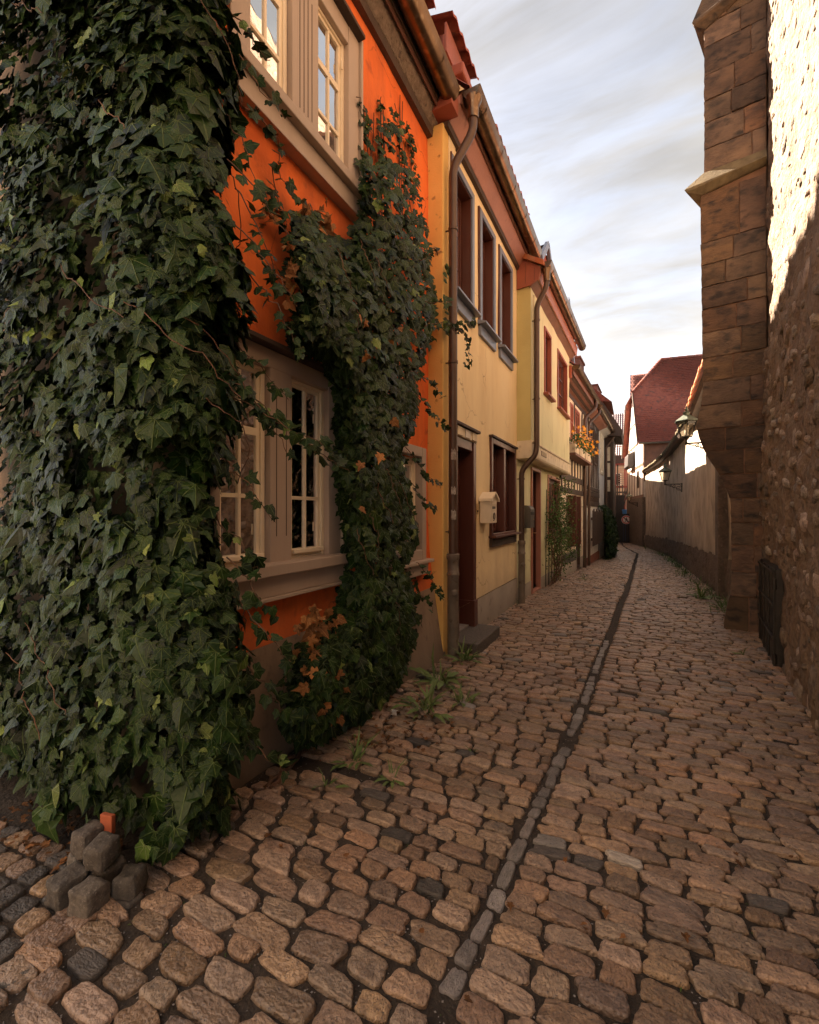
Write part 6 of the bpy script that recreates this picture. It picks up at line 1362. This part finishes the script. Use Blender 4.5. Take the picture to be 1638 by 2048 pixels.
for _ in range(1500):
    s = random.uniform(.2, 16) if random.random() < .85 else random.uniform(16, 24); q = pathpt(s); off = .12 + abs(random.gauss(0, .14)); 
    if nz(s * 1.3, 4) < -.05: continue
    p = Vector((q[0] + q[2] * off, q[1] + q[3] * off, 0)); p.z = GZ(p.x, p.y) - .02; L_ = random.uniform(.06, .20)
    Ms.append((random.randrange(2), Matrix.Translation(p) @ Matrix.Rotation(random.random() * 6.3, 4, 'Z') @ Matrix.Diagonal((L_ * .8, L_, L_, 1))))
gr = scatter('grass', [BL, BL2], Ms, rng.random(len(Ms)), WEED)
moss = []
for _ in range(2600):
    y = 1 + 9 * random.random() ** 1.5; x = random.uniform(XL(y), XR(y))
    if nz(x * 1.6, y * 1.6, 12) < .12: continue
    p = Vector((x, y, GZ(x, y) - .012)); L_ = random.uniform(.008, .024); moss.append((random.randrange(2), Matrix.Translation(p) @ Matrix.Rotation(random.random() * 6.3, 4, 'Z') @ Matrix.Diagonal((L_, L_, L_, 1))))
scatter('moss', [BL, BL2], moss, rng.random(len(moss)), WEED)
# fallen leaves, litter
for px, py in ((842, 1862), (1285, 1615), (1020, 1803), (1163, 1845), (1212, 1818), (1170, 1855), (1253, 1890), (1250, 1870), (1470, 1703), (1472, 1720), (1580, 1712), (1368, 1865), (1375, 1868), (930, 1995), (640, 1520), (768, 1455), (795, 1422), (860, 1415), (532, 1672), (530, 1570), (1035, 1248), (1084, 1243), (1150, 1290), (455, 1570), (1310, 1436), (1000, 1160 + 90), (1475, 1435), (690, 1710), (560, 1690), (1130, 1720)):
    c = gpt(px, py, .026); s = random.uniform(.018, .034); o = link(bpy.data.objects.new('fallen_leaf', random.choice(DMG)))
    o.matrix_world = Matrix.Translation(c) @ Matrix.Rotation(random.random() * 6.3, 4, 'Z') @ Matrix.Rotation(random.gauss(0, .4), 4, 'X') @ Matrix.Diagonal((s, s, s, 1))
    tag(o, 'curled dry brown leaf lying on the cobblestones', 'fallen leaf', 'fallen leaves on the cobbles')
Ms = []
for _ in range(260):
    if random.random() < .55: p = gpt(random.gauss(760, 70), random.uniform(1390, 1500), .015)
    else: p = Vector((random.uniform(-2.7, -1.9), random.uniform(1.0, 1.25), .02))
    s = random.uniform(.015, .04); Ms.append((random.randrange(5), Matrix.Translation(p) @ Matrix.Rotation(random.random() * 6.3, 4, 'Z') @ Matrix.Rotation(random.gauss(0, .6), 4, 'X') @ Matrix.Diagonal((s, s, s, 1))))
scatter('leaf_litter', DL, Ms, rng.random(len(Ms)), DEADG)
c = gpt(788, 1430, .01); pp = MB()
for i in range(14): pp.v.append(tuple(c + Vector((random.uniform(-.03, .03), random.uniform(-.025, .025), random.uniform(0, .04)))))
pp.f = [(0, 1, 2), (2, 3, 4), (4, 5, 6), (6, 7, 8), (8, 9, 10), (10, 11, 12), (1, 3, 5), (5, 7, 9), (9, 11, 13), (0, 6, 12), (3, 8, 13)]
tag(obj('paper_scrap', pp, WHITEP, org=tuple(c)), 'crumpled white paper scrap by the ivy foot', 'litter')
# loose granite setts heaped at the corner
def sett(x, y, z, s, rz, lb):
    v = []; m = MB(); k = 3
    r = random.Random(int(x * 1000)); vv, ff = cobv(int(abs(x) * 999), 12)
    M = Matrix.Translation((x, y, z + s / 2)) @ Matrix.Rotation(rz, 4, 'Z') @ Matrix.Rotation(r.uniform(-.06, .06), 4, 'X')
    pts = []
    for i in (-1, 1):
        for j in (-1, 1):
            for l in (-1, 1): pts.append(tuple(M @ Vector((i * s / 2 * r.uniform(.86, 1.05), j * s / 2 * r.uniform(.86, 1.05), l * s / 2 * r.uniform(.9, 1.02)))))
    m.box8(pts); o = obj('granite_sett', m, GRANITE, org=(x, y, z), bev=.016, smooth=True); sb_ = o.modifiers.new('sub', 'SUBSURF'); sb_.subdivision_type = 'SIMPLE'; sb_.levels = sb_.render_levels = 2
    tx_ = bpy.data.textures.get('rough') or bpy.data.textures.new('rough', 'CLOUDS'); tx_.noise_scale = .05; dm = o.modifiers.new('rough', 'DISPLACE'); dm.texture = tx_; dm.strength = .022; dm.texture_coords = 'GLOBAL'
    return tag(o, lb, 'granite sett', 'loose granite setts at the ivy corner')
for a in ((-1.775, .975, -.01, .106, .15, 'lightest grey granite sett at the front of the loose heap'), (-1.895, .965, -.01, .112, -.05, 'dark granite sett on the ground left of the lightest one'), (-1.725, 1.09, -.02, .10, .5, 'shaded granite sett half under the ivy right of the heap'), (-1.825, 1.05, .095, .10, .25, 'granite sett standing on top of the two front ones'), (-1.955, 1.07, .09, .10, .1, 'granite sett leaning at the back beside the terracotta shard'), (-1.85, 1.075, -.02, .112, .1, 'buried granite sett carrying the upper ones of the heap'), (-1.97, 1.075, -.02, .108, -.2, 'buried granite sett at the back left of the heap')): sett(*a)
tag(obj('terracotta_shard', MB().fb(Fr(-1.91, 1.11, 0, dirv=(1, .2), nor=(.2, -1)), -.03, .03, -.02, .0, .15, .225), TERRA, org=(-1.91, 1.11, .2), bev=.004), 'bright orange terracotta shard wedged between granite setts and ivy', 'shard')
# ================================================================== LETTER BOXES
mu0, mz0 = B.uz(958, 1047, .12); mu1, _ = B.uz(990, 1045, .02)
def mailbox_cream():
    u0 = B.uz(982, 1030, .15)[0]; w, d = .27, .145; z0 = B.uz(975, 1045, .16)[1]; z1 = z0 + .30
    t = thing('letterbox', 'cream metal letterbox with little gabled lid on the yellow wall', 'letterbox', B.pt(u0 + w / 2, 0, z0))
    um = u0 + w / 2
    obj('box', MB().fb(B, u0, u0 + w, .01, d, z0, z1), LIGHTM, t, bev=.006)
    lid = MB(); pr = [(u0 - .025, z1 - .035), (u0 - .02, z1 + .0), (um, z1 + .085), (u0 + w + .02, z1), (u0 + w + .025, z1 - .035), (u0 + w + .012, z1 - .035), (u0 + w, z1 - .008), (um, z1 + .068), (u0, z1 - .008), (u0 - .012, z1 - .035)]
    lid.add([B.pt(u, -.0, z) for u, z in pr] + [B.pt(u, d + .03, z) for u, z in pr], [tuple(range(10)), tuple(range(19, 9, -1))] + [(i, (i + 1) % 10, (i + 1) % 10 + 10, i + 10) for i in range(10)])
    obj('lid', lid, LIGHTM, t, bev=.003); obj('gable_plate', MB().add([B.pt(u, n, z) for n in (d - .004, d) for u, z in ((u0 + .005, z1 - .006), (u0 + w - .005, z1 - .006), (um, z1 + .065))], [(0, 1, 2), (5, 4, 3), (0, 3, 4, 1), (1, 4, 5, 2), (2, 5, 3, 0)]), LIGHTM, t)
    obj('flap', MB().fb(B, u0 + .03, u0 + w - .03, d + .001, d + .008, z1 - .075, z1 - .02), LIGHTM, t, bev=.003)
    for i in range(3): obj('window_slot', MB().fb(B, um - .06 + i * .045, um - .03 + i * .045, d + .001, d + .004, z1 - .125, z1 - .095), GREYM, t)
    ph = MB().tube([B.pt(um + .03 * math.cos(a), d + .006, z0 + .085 + .04 * math.sin(a)) for a in [R(-60 + 30 * i) for i in range(11)]], .006, 6); ph.tube([B.pt(um + .015, d + .006, z0 + .05), B.pt(um - .02, d + .006, z0 + .03)], .006, 6); obj('post_horn', ph, GREYM, t)
mailbox_cream()
u0 = C0.uz(1060.5, 1030, .13)[0]; z0 = C0.uz(1060, 1054, .13)[1]
t = thing('letterbox', 'grey metal letterbox with rounded top on the olive wall', 'letterbox', C0.pt(u0 + .16, 0, z0))
pr = [(.0, z0), (.13, z0)] + [(.13 - .075 + .075 * math.cos(R(a)), z0 + .30 + .075 * math.sin(R(a))) for a in range(0, 91, 15)] + [(.0, z0 + .375)]
obj('box', MB().ext(C0, u0, u0 + .30, pr), GREYM, t, bev=.004); obj('flap', MB().fb(C0, u0 + .03, u0 + .27, .131, .137, z0 + .22, z0 + .27), IRON, t, bev=.002); obj('lock', MB().tube([C0.pt(u0 + .24, .13, z0 + .14), C0.pt(u0 + .24, .14, z0 + .14)], .012, 10), BRASS, t)
